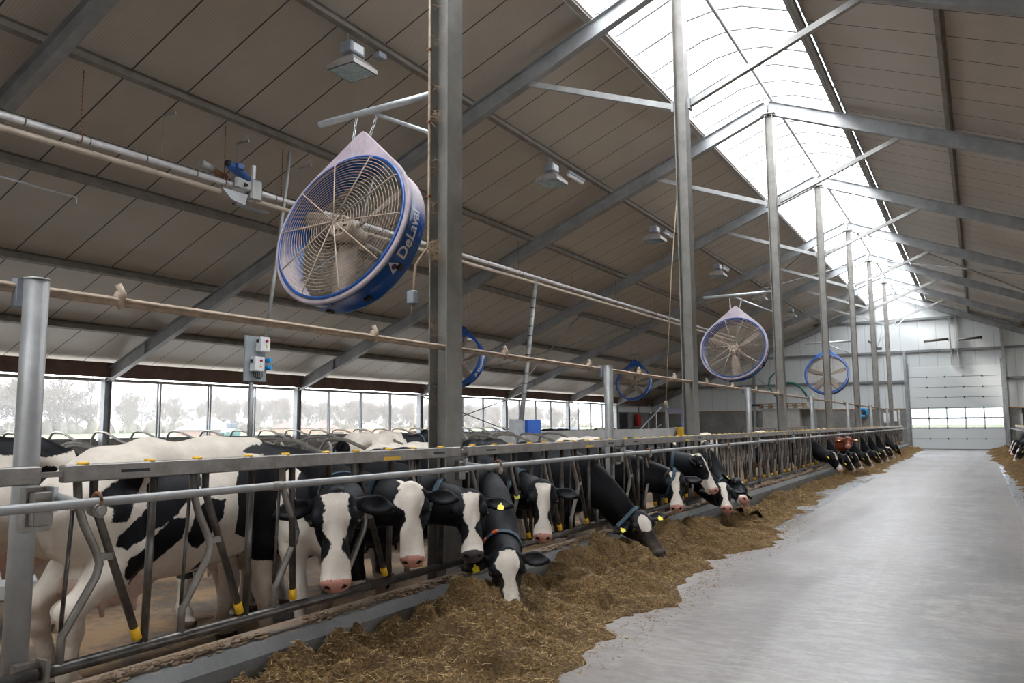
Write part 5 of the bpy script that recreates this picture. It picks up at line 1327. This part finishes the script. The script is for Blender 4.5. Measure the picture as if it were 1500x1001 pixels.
# ------------------------------------------------------------------ switch board on its pole
t = thing('switch_board', 'grey board with two white switch boxes on a pole in front of the left windows', 'switch board', (-11, 9.6, 1.0))
m = MB(); m.tube([(-11.04, 9.58, 1.0), (-11.04, 9.58, 2.5)], .042, 12); m.build('pole', galv, t)
m = MB(); m.bb(-11.02, -10.98, 9.38, 9.86, 2.42, 3.22, bev=.004); m.build('back_board', mat('board_grey', (.33, .36, .38), .5, var=.1), t)
for (y, z) in ((9.70, 3.08), (9.58, 2.72)):
    m = MB(); m.bb(-10.98, -10.84, y - .10, y + .12, z - .13, z + .13, bev=.01); bx = m.build('switch_box', whitepaint, t)
    m = MB(); m.tube([(-10.845, y + .03, z + .06), (-10.815, y + .03, z + .06)], .024, 10); m.build('red_knob', redpaint, bx)
    m = MB(); m.add([(-10.836, y + .0, z - .06), (-10.836, y + .06, z - .06), (-10.836, y + .03, z - .0), (-10.839, y + .0, z - .06), (-10.839, y + .06, z - .06), (-10.839, y + .03, z - .0)], [(0, 1, 2), (5, 4, 3), (0, 3, 4, 1), (1, 4, 5, 2), (2, 5, 3, 0)]); m.build('warning_triangle', yellow, bx)
    m = MB(); m.bb(-10.93, -10.89, y - .13, y - .10, z + .03, z + .08); m.build('side_lever', black, bx)
for z in (2.80, 2.67):
    m = MB(); m.tube([(-10.98, 9.86, z), (-10.88, 9.88, z + .01)], .045, 10); m.build('blue_socket', reelblue, t)
for i in range(5):
    y = 9.52 + .05 * i; m = MB(); m.tube([(-10.93, y, 2.62), (-10.93, y + .01, 2.5), (-10.93, 9.66, 2.46)], .008, 5); m.build('cable', darkmetal, t)
m = MB(); m.tube([(-10.99, 9.84, 3.2), (-11.0, 10.0, 4.3), (-11.05, 10.3, 6.2), (-11.05, 10.36, 6.86)], .035, 8); tag(m.build('cable_bundle', galv), 'grey cable bundle climbing from the switch board to the roof purlin', 'cable')
t = thing('control_box', 'grey and blue control boxes above the stall rails right of the nearest column', 'control box', (-11, 19.3, 1.3))
m = MB(); m.bb(-11.1, -10.98, 18.55, 19.25, 1.1, 1.78, bev=.01); m.build('grey_box', galv_light, t)
m = MB(); m.bb(-11.08, -10.9, 19.28, 20.05, 1.36, 1.77, bev=.02); m.build('blue_box', bluebox, t)
m = MB(); m.tube([(-11.06, 18.9, -.02), (-11.06, 18.9, 1.12)], .04, 8); m.build('support_post', galv, t)
m = MB(); m.tube([(-11.02, 19.1, 1.75), (-11.02, 19.3, 2.6), (-11.02, 19.7, 4.4), (-11.02, 20.0, 5.9)], .07, 10); cbn = m.build('cable_bundle', galv)
for k in range(14):
    z = 1.95 + .28 * k; y = 19.12 + (z - 1.75) * .21; c = MB(); c.tube([(-11.02, y, z - .01), (-11.02, y, z + .01)], .074, 10); c.build('cable_tie', darkmetal, cbn)
tag(cbn, 'thick grey cable bundle rising from the control boxes to the feed pipes', 'cable')
# rope
m = MB(); m.tube([(-6.5, 19.9, 8.8), (-6.5, 18.95, 5.4), (-6.5, 18.3, 2.2)], .014, 6); rp = m.build('hanging_rope', ropemat)
c = MB(); c.sphere((-6.5, 18.28, 2.12), .05, 10, scale=(1, 1, 1.4)); c.build('knot', ropemat, rp); tag(rp, 'dirty rope hanging from the roof with a knot near its end', 'rope')
m = MB(); m.tube([(-13.3, 4.8, 5.68), (-13.3, 7.6, 5.62)], .018, 6); m.tube([(-13.3, 7.6, 5.62), (-13.3, 7.6, 5.5)], .015, 6); tag(m.build('thin_pipe', galv_light), 'thin bright pipe below the roof at the left edge', 'pipe')

# ------------------------------------------------------------------ cubicle dividers (stalls)
stallsteel = mat('stall_steel', (.30, .27, .235), .45, .45, var=.3, vscale=6, bump=.05)
def divider(x, y, s):
    """s: direction in which the loop points (towards +x or -x)"""
    m = MB(); P_ = [(0, .35), (0, .95), (.03, 1.22), (.14, 1.36), (.32, 1.385), (.62, 1.36), (1.1, 1.20), (1.7, 1.02), (1.95, .96), (2.04, .86), (2.0, .68), (1.8, .55), (1.2, .52), (.6, .62), (.1, .72)]
    m.tube([(x + s * a, y, b_ + .0) for a, b_ in P_], .031, 10)
    o = m.build('stall_divider', stallsteel, at=(x, y, 0))
    c = MB(); c.bb(x - .04, x + .04, y - .05, y + .05, .0, 1.0); c.build('post', stallsteel, o)
    c = MB(); c.tube([(x + s * 1.55, y - .03, 1.055), (x + s * 1.55, y + .03, 1.055)], .05, 8); c.build('rail_clamp', stallsteel, o)
    return o
def row(x, s, ya, n, dy, dz, lab, grp):
    o0 = None
    for i in range(n):
        l_ = '%s, %s' % (lab, ['leftmost', 'second from its left end', 'third from its left end', 'fourth from its left end', 'fifth from its left end', 'sixth from its left end', 'seventh from its left end', 'eighth from its left end'][i] if i < 8 else '%dth from its left end' % (i + 1))
        if o0 is None: o0 = divider(x, ya, s); o0.location.z += dz; tag(o0, l_, 'stall divider', grp)
        else:
            c = dup(o0, (o0.location.x, ya + dy * i, o0.location.z), l_)
row(-10.1, 1, 3.45, 14, 1.15, .02, 'bent stall divider of the middle row facing the fence', 'stall dividers facing the fence')
row(-10.4, -1, 2.9, 14, 1.15, .04, 'bent stall divider of the middle row facing the windows', 'stall dividers facing the windows')
row(-19.9, 1, 7.7, 24, 1.1, .13, 'bent stall divider of the row along the window wall', 'stall dividers along the windows')
row(-9.6, 1, 37.5, 12, 1.1, .02, 'pale stall divider in the distant row before the hut', 'distant stall dividers')
for x, z, r0, yb in ((-8.55, 1.06, .036, 19), (-10.25, 1.12, .04, 19), (-11.95, 1.08, .036, 19), (-18.4, 1.16, .036, 34), (-8.05, 1.06, .034, 50)):
    m = MB(); ya = 36.5 if x == -8.05 else 2.; m.tube([(x, ya, z), (x, yb, z)], r0, 8)
    tag(m.build('stall_rail', stallsteel), {-8.55: 'long stall rail nearest to the feed fence', -10.25: 'long stall rail between the two middle stall rows', -11.95: 'long stall rail on the window side of the middle rows', -18.4: 'long stall rail of the row along the windows', -8.05: 'stall rail of the distant stalls'}[x], 'rail')
def bed(x0, x1, ya, yb, lab): m = MB(); m.bb(x0, x1, ya, yb, -.05, .12, bev=.02); tag(m.build('stall_bed', lightconc), lab, 'stall bed')
bed(-12.4, -8.2, 2, 19.2, 'raised concrete bed under the middle stall rows'); bed(-20.25, -17.9, 2, 34, 'raised concrete bed along the window wall')
m = MB(); m.bb(-12.62, -12.42, 19.6, 40, -.05, 1.42); tag(m.build('partition_wall', lightconc), 'low pale concrete partition wall behind the stalls right of the nearest column', 'partition wall')
m = MB(); m.bb(-17.6, -12.7, 31.5, 45, -.05, .60); tag(m.build('stall_bed', lightconc), 'raised bed where cows lie before the far side door', 'stall bed')

# ------------------------------------------------------------------ milking robot, stair, hut, hoses
t = thing('milking_robot', 'arched grey and violet milking robot arm housing behind the second column', 'milking robot', (-12.4, 36.4, 0))
m = MB(); m.bb(-12.95, -12.85, 36.3, 36.5, 0, 2.55); m.build('frame_post', galv, t)
ar = []
for i in range(9):
    a = PI / 2 - i * (PI / 2) / 8; ar.append((-12.25 + .30 * math.cos(a), 2.08 + .30 * math.sin(a)))
outer = [(-12.85, 2.38)] + ar + [(-11.95, 1.45)]; inner = [(-12.85, 2.10), (-12.3, 2.10)] + [(-12.3 + .13 * math.sin(i * PI / 12), 1.97 + .13 * math.cos(i * PI / 12)) for i in range(1, 7)] + [(-12.17, 1.45)]
poly = outer + inner[::-1]; m = MB(); n_ = len(poly)
vs = [(x, 36.3, z) for x, z in poly] + [(x, 36.6, z) for x, z in poly]; 
k1 = len(outer)
fs = []
import mathutils
tris = mathutils.geometry.tessellate_polygon([[Vector((x, z, 0)) for x, z in poly]])
for a, b_, c in tris: fs.append((a, b_, c)); fs.append((n_ + c, n_ + b_, n_ + a))
fs += [(i, (i + 1) % n_, n_ + (i + 1) % n_, n_ + i) for i in range(n_)]
m.add(vs, fs); m.build('arch_housing', purpletrim, t)
m = MB(); m.bb(-12.16, -11.95, 36.28, 36.62, 1.0, 1.45); m.build('lower_cover', boxgrey, t)
m = MB(); m.tube([(-12.05, 36.26, 1.62), (-12.05, 36.3, 1.62)], .09, 14); m.build('round_badge', reelblue, t)
m = MB(); m.bb(-12.30, -11.98, 36.0, 36.25, .95, 1.46, bev=.05); tag(m.build('yellow_cow_brush', yellow), 'bright yellow cow brush beside the second column', 'brush')
m = MB(); m.tube([(-12.14, 36.3, 0), (-12.14, 36.3, 1.0)], .04, 8); m.build('brush_post', galv, COL.objects[-1] if COL.objects[-1].name.startswith('yellow_cow_brush') else None)
t = thing('stair_rail', 'sloping galvanised stair rail left of the milking robot', 'handrail', (-13.6, 36, 0))
m = MB(); m.tube([(-14.2, 36, 1.28), (-13.05, 36, 2.42)], .035, 8); m.build('handrail', galv_light, t)
for x, z in ((-14.15, 1.3), (-13.7, 1.75), (-13.3, 2.15)):
    m = MB(); m.tube([(x, 36, .0), (x, 36, z)], .022, 6); m.build('baluster', galv, t)
m = MB(); m.tube([(-13.9, 36, 1.05), (-13.05, 36, 1.6)], .022, 6); m.build('mid_rail', galv, t)
t = thing('fire_extinguisher', 'red fire extinguisher cabinet on the far concrete wall', 'extinguisher', (-20.2, 51, 1.5))
m = MB(); m.bb(-20.28, -20.05, 50.8, 51.3, 1.5, 2.3, bev=.03); m.build('cabinet', redpaint, t)
m = MB(); m.tube([(-20.1, 51.05, 2.3), (-20.1, 51.05, 2.9)], .03, 6); m.build('pipe', galv, t)
t = thing('concrete_hut', 'pale concrete pump hut against the end wall with pallets on its roof', 'hut', (-10.4, 51, 0))
m = MB(); m.bb(-11.5, -9.3, 49.8, 52, -.05, 2.46); m.build('front_block', lightconc, t)
m = MB(); m.bb(-9.28, -8.7, 50.6, 52, -.05, 2.46); m.build('side_block', wallconc, t)
m = MB(); m.bb(-11.7, -8.6, 49.7, 52.1, 2.46, 2.54); m.build('roof_slab', lightconc, t)
def pallet(x, y, z, lab, rz=0):
    t = thing('wooden_pallet', lab, 'pallet', (x, y, z), (0, 0, rz), 'pallets on the hut')
    for i in range(5): m = MB(); m.bb(-.6, .6, -.4 + i * .18, -.4 + i * .18 + .1, .12, .145); m.build('deck_board', woodpallet, t, local=True)
    for i in (-.55, 0, .55):
        m = MB(); m.bb(i - .05, i + .05, -.42, .42, .0, .022); m.bb(i - .05, i + .05, -.42, -.3, .022, .12); m.bb(i - .05, i + .05, -.06, .06, .022, .12); m.bb(i - .05, i + .05, .3, .42, .022, .12); m.build('runner', woodpallet, t, local=True)
    return t
pallet(-11.1, 50.2, 2.545, 'left lower wooden pallet on the hut roof'); pallet(-11.1, 50.2, 2.695, 'left upper wooden pallet on the hut roof', .05); pallet(-9.6, 50.2, 2.545, 'right lower wooden pallet on the hut roof'); pallet(-9.65, 50.2, 2.695, 'right upper wooden pallet on the hut roof', -.04)
hs = [((-10.55, 3.1), (-10.9, 3.5), (-11.12, 4.0), (-11.05, 4.4), (-10.7, 4.75), (-10.4, 4.8)), ((-10.35, 3.95), (-10.0, 4.1), (-9.6, 4.05), (-9.2, 3.8), (-8.95, 3.4), (-8.85, 3.1))]
for i, h_ in enumerate(hs):
    m = MB(); m.tube([(x, 50.1, z) for x, z in h_], .075 if i else .05, 10); tag(m.build('green_hose', greenhose), ['green hose looping upwards at the left above the hut', 'thick green hose arching to the right above the hut'][i], 'hose')
t = thing('pump_stand', 'small steel pump stand on the hut roof between the green hoses', 'pump', (-10.4, 50.1, 2.85))
m = MB(); m.tube([(-10.4, 50.1, 2.84), (-10.4, 50.1, 3.95)], .07, 10); m.build('stand_pipe', darkmetal, t)
m = MB(); m.bb(-10.62, -10.2, 49.95, 50.25, 3.1, 3.3, bev=.03); m.build('valve_body', motorblue, t)
m = MB(); m.tube([(-10.45, 50.1, 3.1), (-11.7, 50.1, 4.4)], .03, 8); m.build('strut', galv_light, t)
m = MB(); m.tube([(-11.6, 49.6, 2.75), (-12.05, 49.6, 2.75), (-12.25, 49.6, 2.6), (-12.3, 49.6, 2.3), (-12.3, 49.6, .0)], .07, 10); tag(m.build('black_pipe', black), 'thick black pipe bending down beside the concrete hut', 'pipe')
t = thing('hose_reel', 'bright blue hose reel on the end wall between the far columns', 'hose reel', (-6.25, 54.1, 1.9))
m = MB(); m.tube(arc((-6.25, 54.05, 2.25), .22, -.6, 2 * PI - 1.1, 20, 'xz'), .10, 10); m.build('reel', reelblue, t)
m = MB(); m.tube([(-6.25, 53.95, 2.25), (-6.25, 54.2, 2.25)], .08, 12); m.build('hub', darkmetal, t)
for i, (x, z, s) in enumerate(((-4.9, 1.9, .2), (-4.5, 2.0, .14))):
    m = MB(); m.bb(x - s, x + s, 54.1, 54.25, z - .3, z + .3, bev=.02); tag(m.build('wall_box', whitepaint), ['left pale electrical box on the end wall beside the door', 'right pale electrical box on the end wall beside the door'][i], 'electrical box')
for i, x in enumerate((DX0 - .02, DX1 + .02)):
    m = MB(); m.bb(x - .14, x + .14, 53.85, 54.1, 0, .16, bev=.03); tag(m.build('corner_guard', mat('orange_plastic', (.85, .35, .02), .5)), 'orange guard at the %s foot of the big door' % ['left', 'right'][i], 'guard')
for i, (a, b_) in enumerate((((-5.4, 6.3), (-5.5, 9.)), ((-5.2, 6.3), (-4.4, 8.9)), ((-5.1, 6.6), (-3.3, 8.8)), ((-4.8, 6.8), (-3.0, 8.6)))):
    m = MB(); m.tube([(a[0], 53.7, a[1]), (b_[0], 53.7, b_[1])], .018, 5); tag(m.build('roof_vent_cable', whitepaint), 'pale cable fanning down from the roof peak on the end wall, %s from the left' % ['first', 'second', 'third', 'fourth'][i], 'cable', 'vent cables')
m = MB(); m.bb(-5.35, -4.95, 53.6, 53.8, 6.15, 6.3); m.tube([(-5.7, 53.7, 6.75), (-5.1, 53.7, 6.2)], .05, 8); tag(m.build('cable_winch', darkmetal), 'dark winch on the end wall post where the pale cables meet', 'winch')
t = thing('calf_pen', 'pale upright boards and a white trough right of the big door', 'pen', (2.6, 51, 0))
for i, x in enumerate((1.95, 2.2, 2.55, 2.8, 3.1)): m = MB(); m.bb(x, x + .12, 51, 51.08, 0, 2.05); m.build('upright_board', lightconc, t)
m = MB(); m.bb(1.9, 3.4, 50.6, 50.9, .7, 1.35, bev=.03); m.build('white_trough', whitepaint, t)
# ------------------------------------------------------------------ the meadow beyond the windows
def tree_mesh(seed, H):
    r_ = random.Random(seed); m = MB()
    def twig(p, d, L_, r0, lv):
        q = p + d * L_ + Vector((0, 0, L_ * .12)); m.tube([p, q], [r0, r0 * .55], 3, cap=False, smooth=False)
        if lv == 0: return
        for i in range(5 if lv > 1 else 4):
            t_ = r_.uniform(.3, 1); ax = Vector((r_.gauss(0, 1), r_.gauss(0, 1), r_.gauss(.25, .7))).normalized()
            twig(p.lerp(q, t_), (d * .75 + ax * .75).normalized(), L_ * r_.uniform(.45, .65), max(.016, r0 * .5), lv - 1)
    tr = [Vector((0, 0, -.3))]; K = 9
    for i in range(1, K + 1): tr.append(Vector((tr[-1].x + r_.gauss(0, .12), tr[-1].y + r_.gauss(0, .12), H * .80 * i / K)))
    m.tube(tr, [H * .018 * (1 - .85 * i / K) + .02 for i in range(K + 1)], 6, cap=False)
    for i in range(26):
        u = r_.uniform(.12, 1) ; k_ = u * K; a_ = int(min(K - 1, k_)); p = tr[a_].lerp(tr[a_ + 1], k_ - a_)
        an = r_.uniform(0, 2 * PI); el = r_.uniform(.35, 1.0) + .35 * u
        L_ = H * (.15 + .19 * math.sin(PI * min(1, u * .85 + .1))) * r_.uniform(.8, 1.15)
        twig(p, Vector((math.cos(an) * math.cos(el), math.sin(an) * math.cos(el), math.sin(el))), L_, .07, 3)
    return m
protos = []
for i in range(4):
    m = tree_mesh(100 + i, 10.); o = m.build('bare_tree', bark, at=(0, 0, 0)); protos.append(o)
r_ = random.Random(77); n_ = 0
for rowx, y0_, y1_, dy, hs_ in ((-255, 95, 520, 4.4, (1.3, 1.65)), (-300, 110, 600, 5.5, (1.4, 1.9))):
    y = y0_
    while y < y1_:
        clump = 1.08 if y < 165 else .66 if y < 200 else .85
        pr = protos[n_ % 4]
        o = pr if n_ < 4 else dup(pr)
        sc = r_.uniform(*hs_) * clump
        o.location = (rowx + r_.uniform(-9, 9), y, -.3); o.rotation_euler = (0, 0, r_.uniform(0, 6.28)); o.scale = (sc * r_.uniform(.9, 1.2), sc * r_.uniform(.9, 1.2), sc)
        tag(o, 'bare leafless tree in the wood beyond the meadow, seen through the left windows', 'tree', 'bare trees beyond the meadow'); n_ += 1
        y += dy * r_.uniform(.6, 1.4)
hedgem = mat('hedge_twigs', (.32, .27, .23), .9, var=.4, vscale=2, rgb2=(.22, .22, .15))
hm = MB(); r2 = random.Random(5)
for i in range(330):
    y = 60 + i * .95; hm.sphere((-262 + r2.uniform(-5, 5), y * 1.5, .2), 1, 6, scale=(2, 2.2, r2.uniform(1.4, 4.6)))
tag(hm.build('undergrowth', hedgem), 'low brown undergrowth along the foot of the distant wood', 'undergrowth', kind='stuff')
def house(x, y, w_, d, h, rh, rm, lab, wm=brickwall):
    t = thing('farmhouse', lab, 'house', (x, y, -.3))
    m = MB(); m.bb(-d / 2, d / 2, -w_ / 2, w_ / 2, 0, h); m.build('wall', wm, t, local=True)
    m = MB(); e = .5
    vs = [(-d / 2 - e, -w_ / 2 - e, h), (d / 2 + e, -w_ / 2 - e, h), (d / 2 + e, w_ / 2 + e, h), (-d / 2 - e, w_ / 2 + e, h), (0, -w_ / 2 + w_ * .22, h + rh), (0, w_ / 2 - w_ * .22, h + rh)]
    m.add(vs, [(0, 1, 4), (1, 2, 5, 4), (2, 3, 5), (3, 0, 4, 5), (3, 2, 1, 0)]); m.build('roof', rm, t, local=True)
    for yy in (-w_ * .25, w_ * .2):
        m = MB(); m.bb(d / 2, d / 2 + .05, yy - .6, yy + .6, h * .3, h * .75); m.build('window', carglass, t, local=True)
    m = MB(); m.bb(-.4, .4, w_ * .1, w_ * .1 + .7, h + rh * .5, h + rh + .6); m.build('chimney', brickwall, t, local=True)
    return t
house(-150, 117, 8, 7, 1.3, 2.3, roofblue, 'farmhouse with a wide slate roof beyond the meadow'); house(-157, 124, 5, 7, 1.9, 2.6, roofblue, 'taller slate roofed house behind the wide farmhouse')
house(-150, 143, 5, 6, 1.5, 1.7, roofred, 'red roofed house left of the second window post'); house(-152, 156, 6, 6, 1.4, 1.7, roofred, 'red roofed barn right of the second window post'); house(-152, 176, 4, 5, 1.4, 1.7, roofblue, 'small gabled house before the distant wood', panewhite)
t = thing('tractor', 'small tractor out on the meadow right of the slate roofed farmhouse', 'tractor', (-120, 99.5, -.3))
m = MB(); m.bb(-.7, .7, -1.6, 1.2, .8, 1.6, bev=.15); m.build('body', galv_light, t, local=True)
m = MB(); m.bb(-.7, .7, -.4, 1.1, 1.6, 2.7, bev=.2); m.build('cab', carglass, t, local=True)
for y, r0 in ((-1.2, .55), (.8, .8)):
    for s in (-1, 1): m = MB(); m.tube([(s * .75, y, r0), (s * 1.05, y, r0)], r0, 16); m.build('wheel', greenhose, t, local=True)
def car(x, y, rz, mt, lab):
    t = thing('car', lab, 'car', (x, y, -.3), (0, 0, rz), 'vehicles parked outside the left windows')
    m = MB(); m.bb(-2.1, 2.1, -.85, .85, .3, .95, bev=.18); m.build('body', mt, t, local=True)
    m = MB(); vs = [(-1.6, -.75, .93), (1.1, -.75, .93), (1.1, .75, .93), (-1.6, .75, .93), (-1.2, -.62, 1.45), (.45, -.62, 1.45), (.45, .62, 1.45), (-1.2, .62, 1.45)]
    m.add(vs, [(3, 2, 1, 0), (4, 5, 6, 7), (0, 1, 5, 4), (1, 2, 6, 5), (2, 3, 7, 6), (3, 0, 4, 7)]); m.build('cabin', carglass, t, local=True)
    m = MB(); m.bb(-1.15, .4, -.6, .6, 1.44, 1.49); m.build('car_roof', mt, t, local=True)
    for xx in (-1.35, 1.35):
        for s in (-1, 1): m = MB(); m.tube([(xx, s * .7, .32), (xx, s * .88, .32)], .32, 16); m.build('wheel', black, t, local=True)
white_car = mat('car_white', (.75, .76, .78), .3, coat=.5); silver = mat('car_silver', (.45, .50, .56), .3, .5, coat=.5)
for i, (x, y, a, mt, lab) in enumerate(((-58, 84, 1.45, carblue, 'pale blue car parked outside, just right of the nearest column'), (-55, 90, 1.5, white_car, 'white car parked outside beside the pale blue one'), (-57, 98, 1.6, silver, 'silver car outside behind the blue control box'), (-54, 106, 1.5, white_car, 'white car outside left of the crossing rods'), (-56, 114, 1.5, carblue, 'blue car outside at the right end of the parked row'), (-55, 80, 1.55, silver, 'silver car at the left end of the parked row'))): car(x, y, a, mt, lab)
t = thing('timber_stack', 'low stack of long boards lying outside behind the second window post', 'timber stack', (-30, 33, -.3))
for k in range(6): m = MB(); m.bb(-.5, .5, -6, 7, .2 + k * .28, .36 + k * .28); m.build('board_layer', woodpallet, t, local=True)
for yy in (-5, -1, 3, 6): m = MB(); m.bb(-.5, .5, yy, yy + .2, 0, 1.6); m.build('bearer', woodpallet, t, local=True)
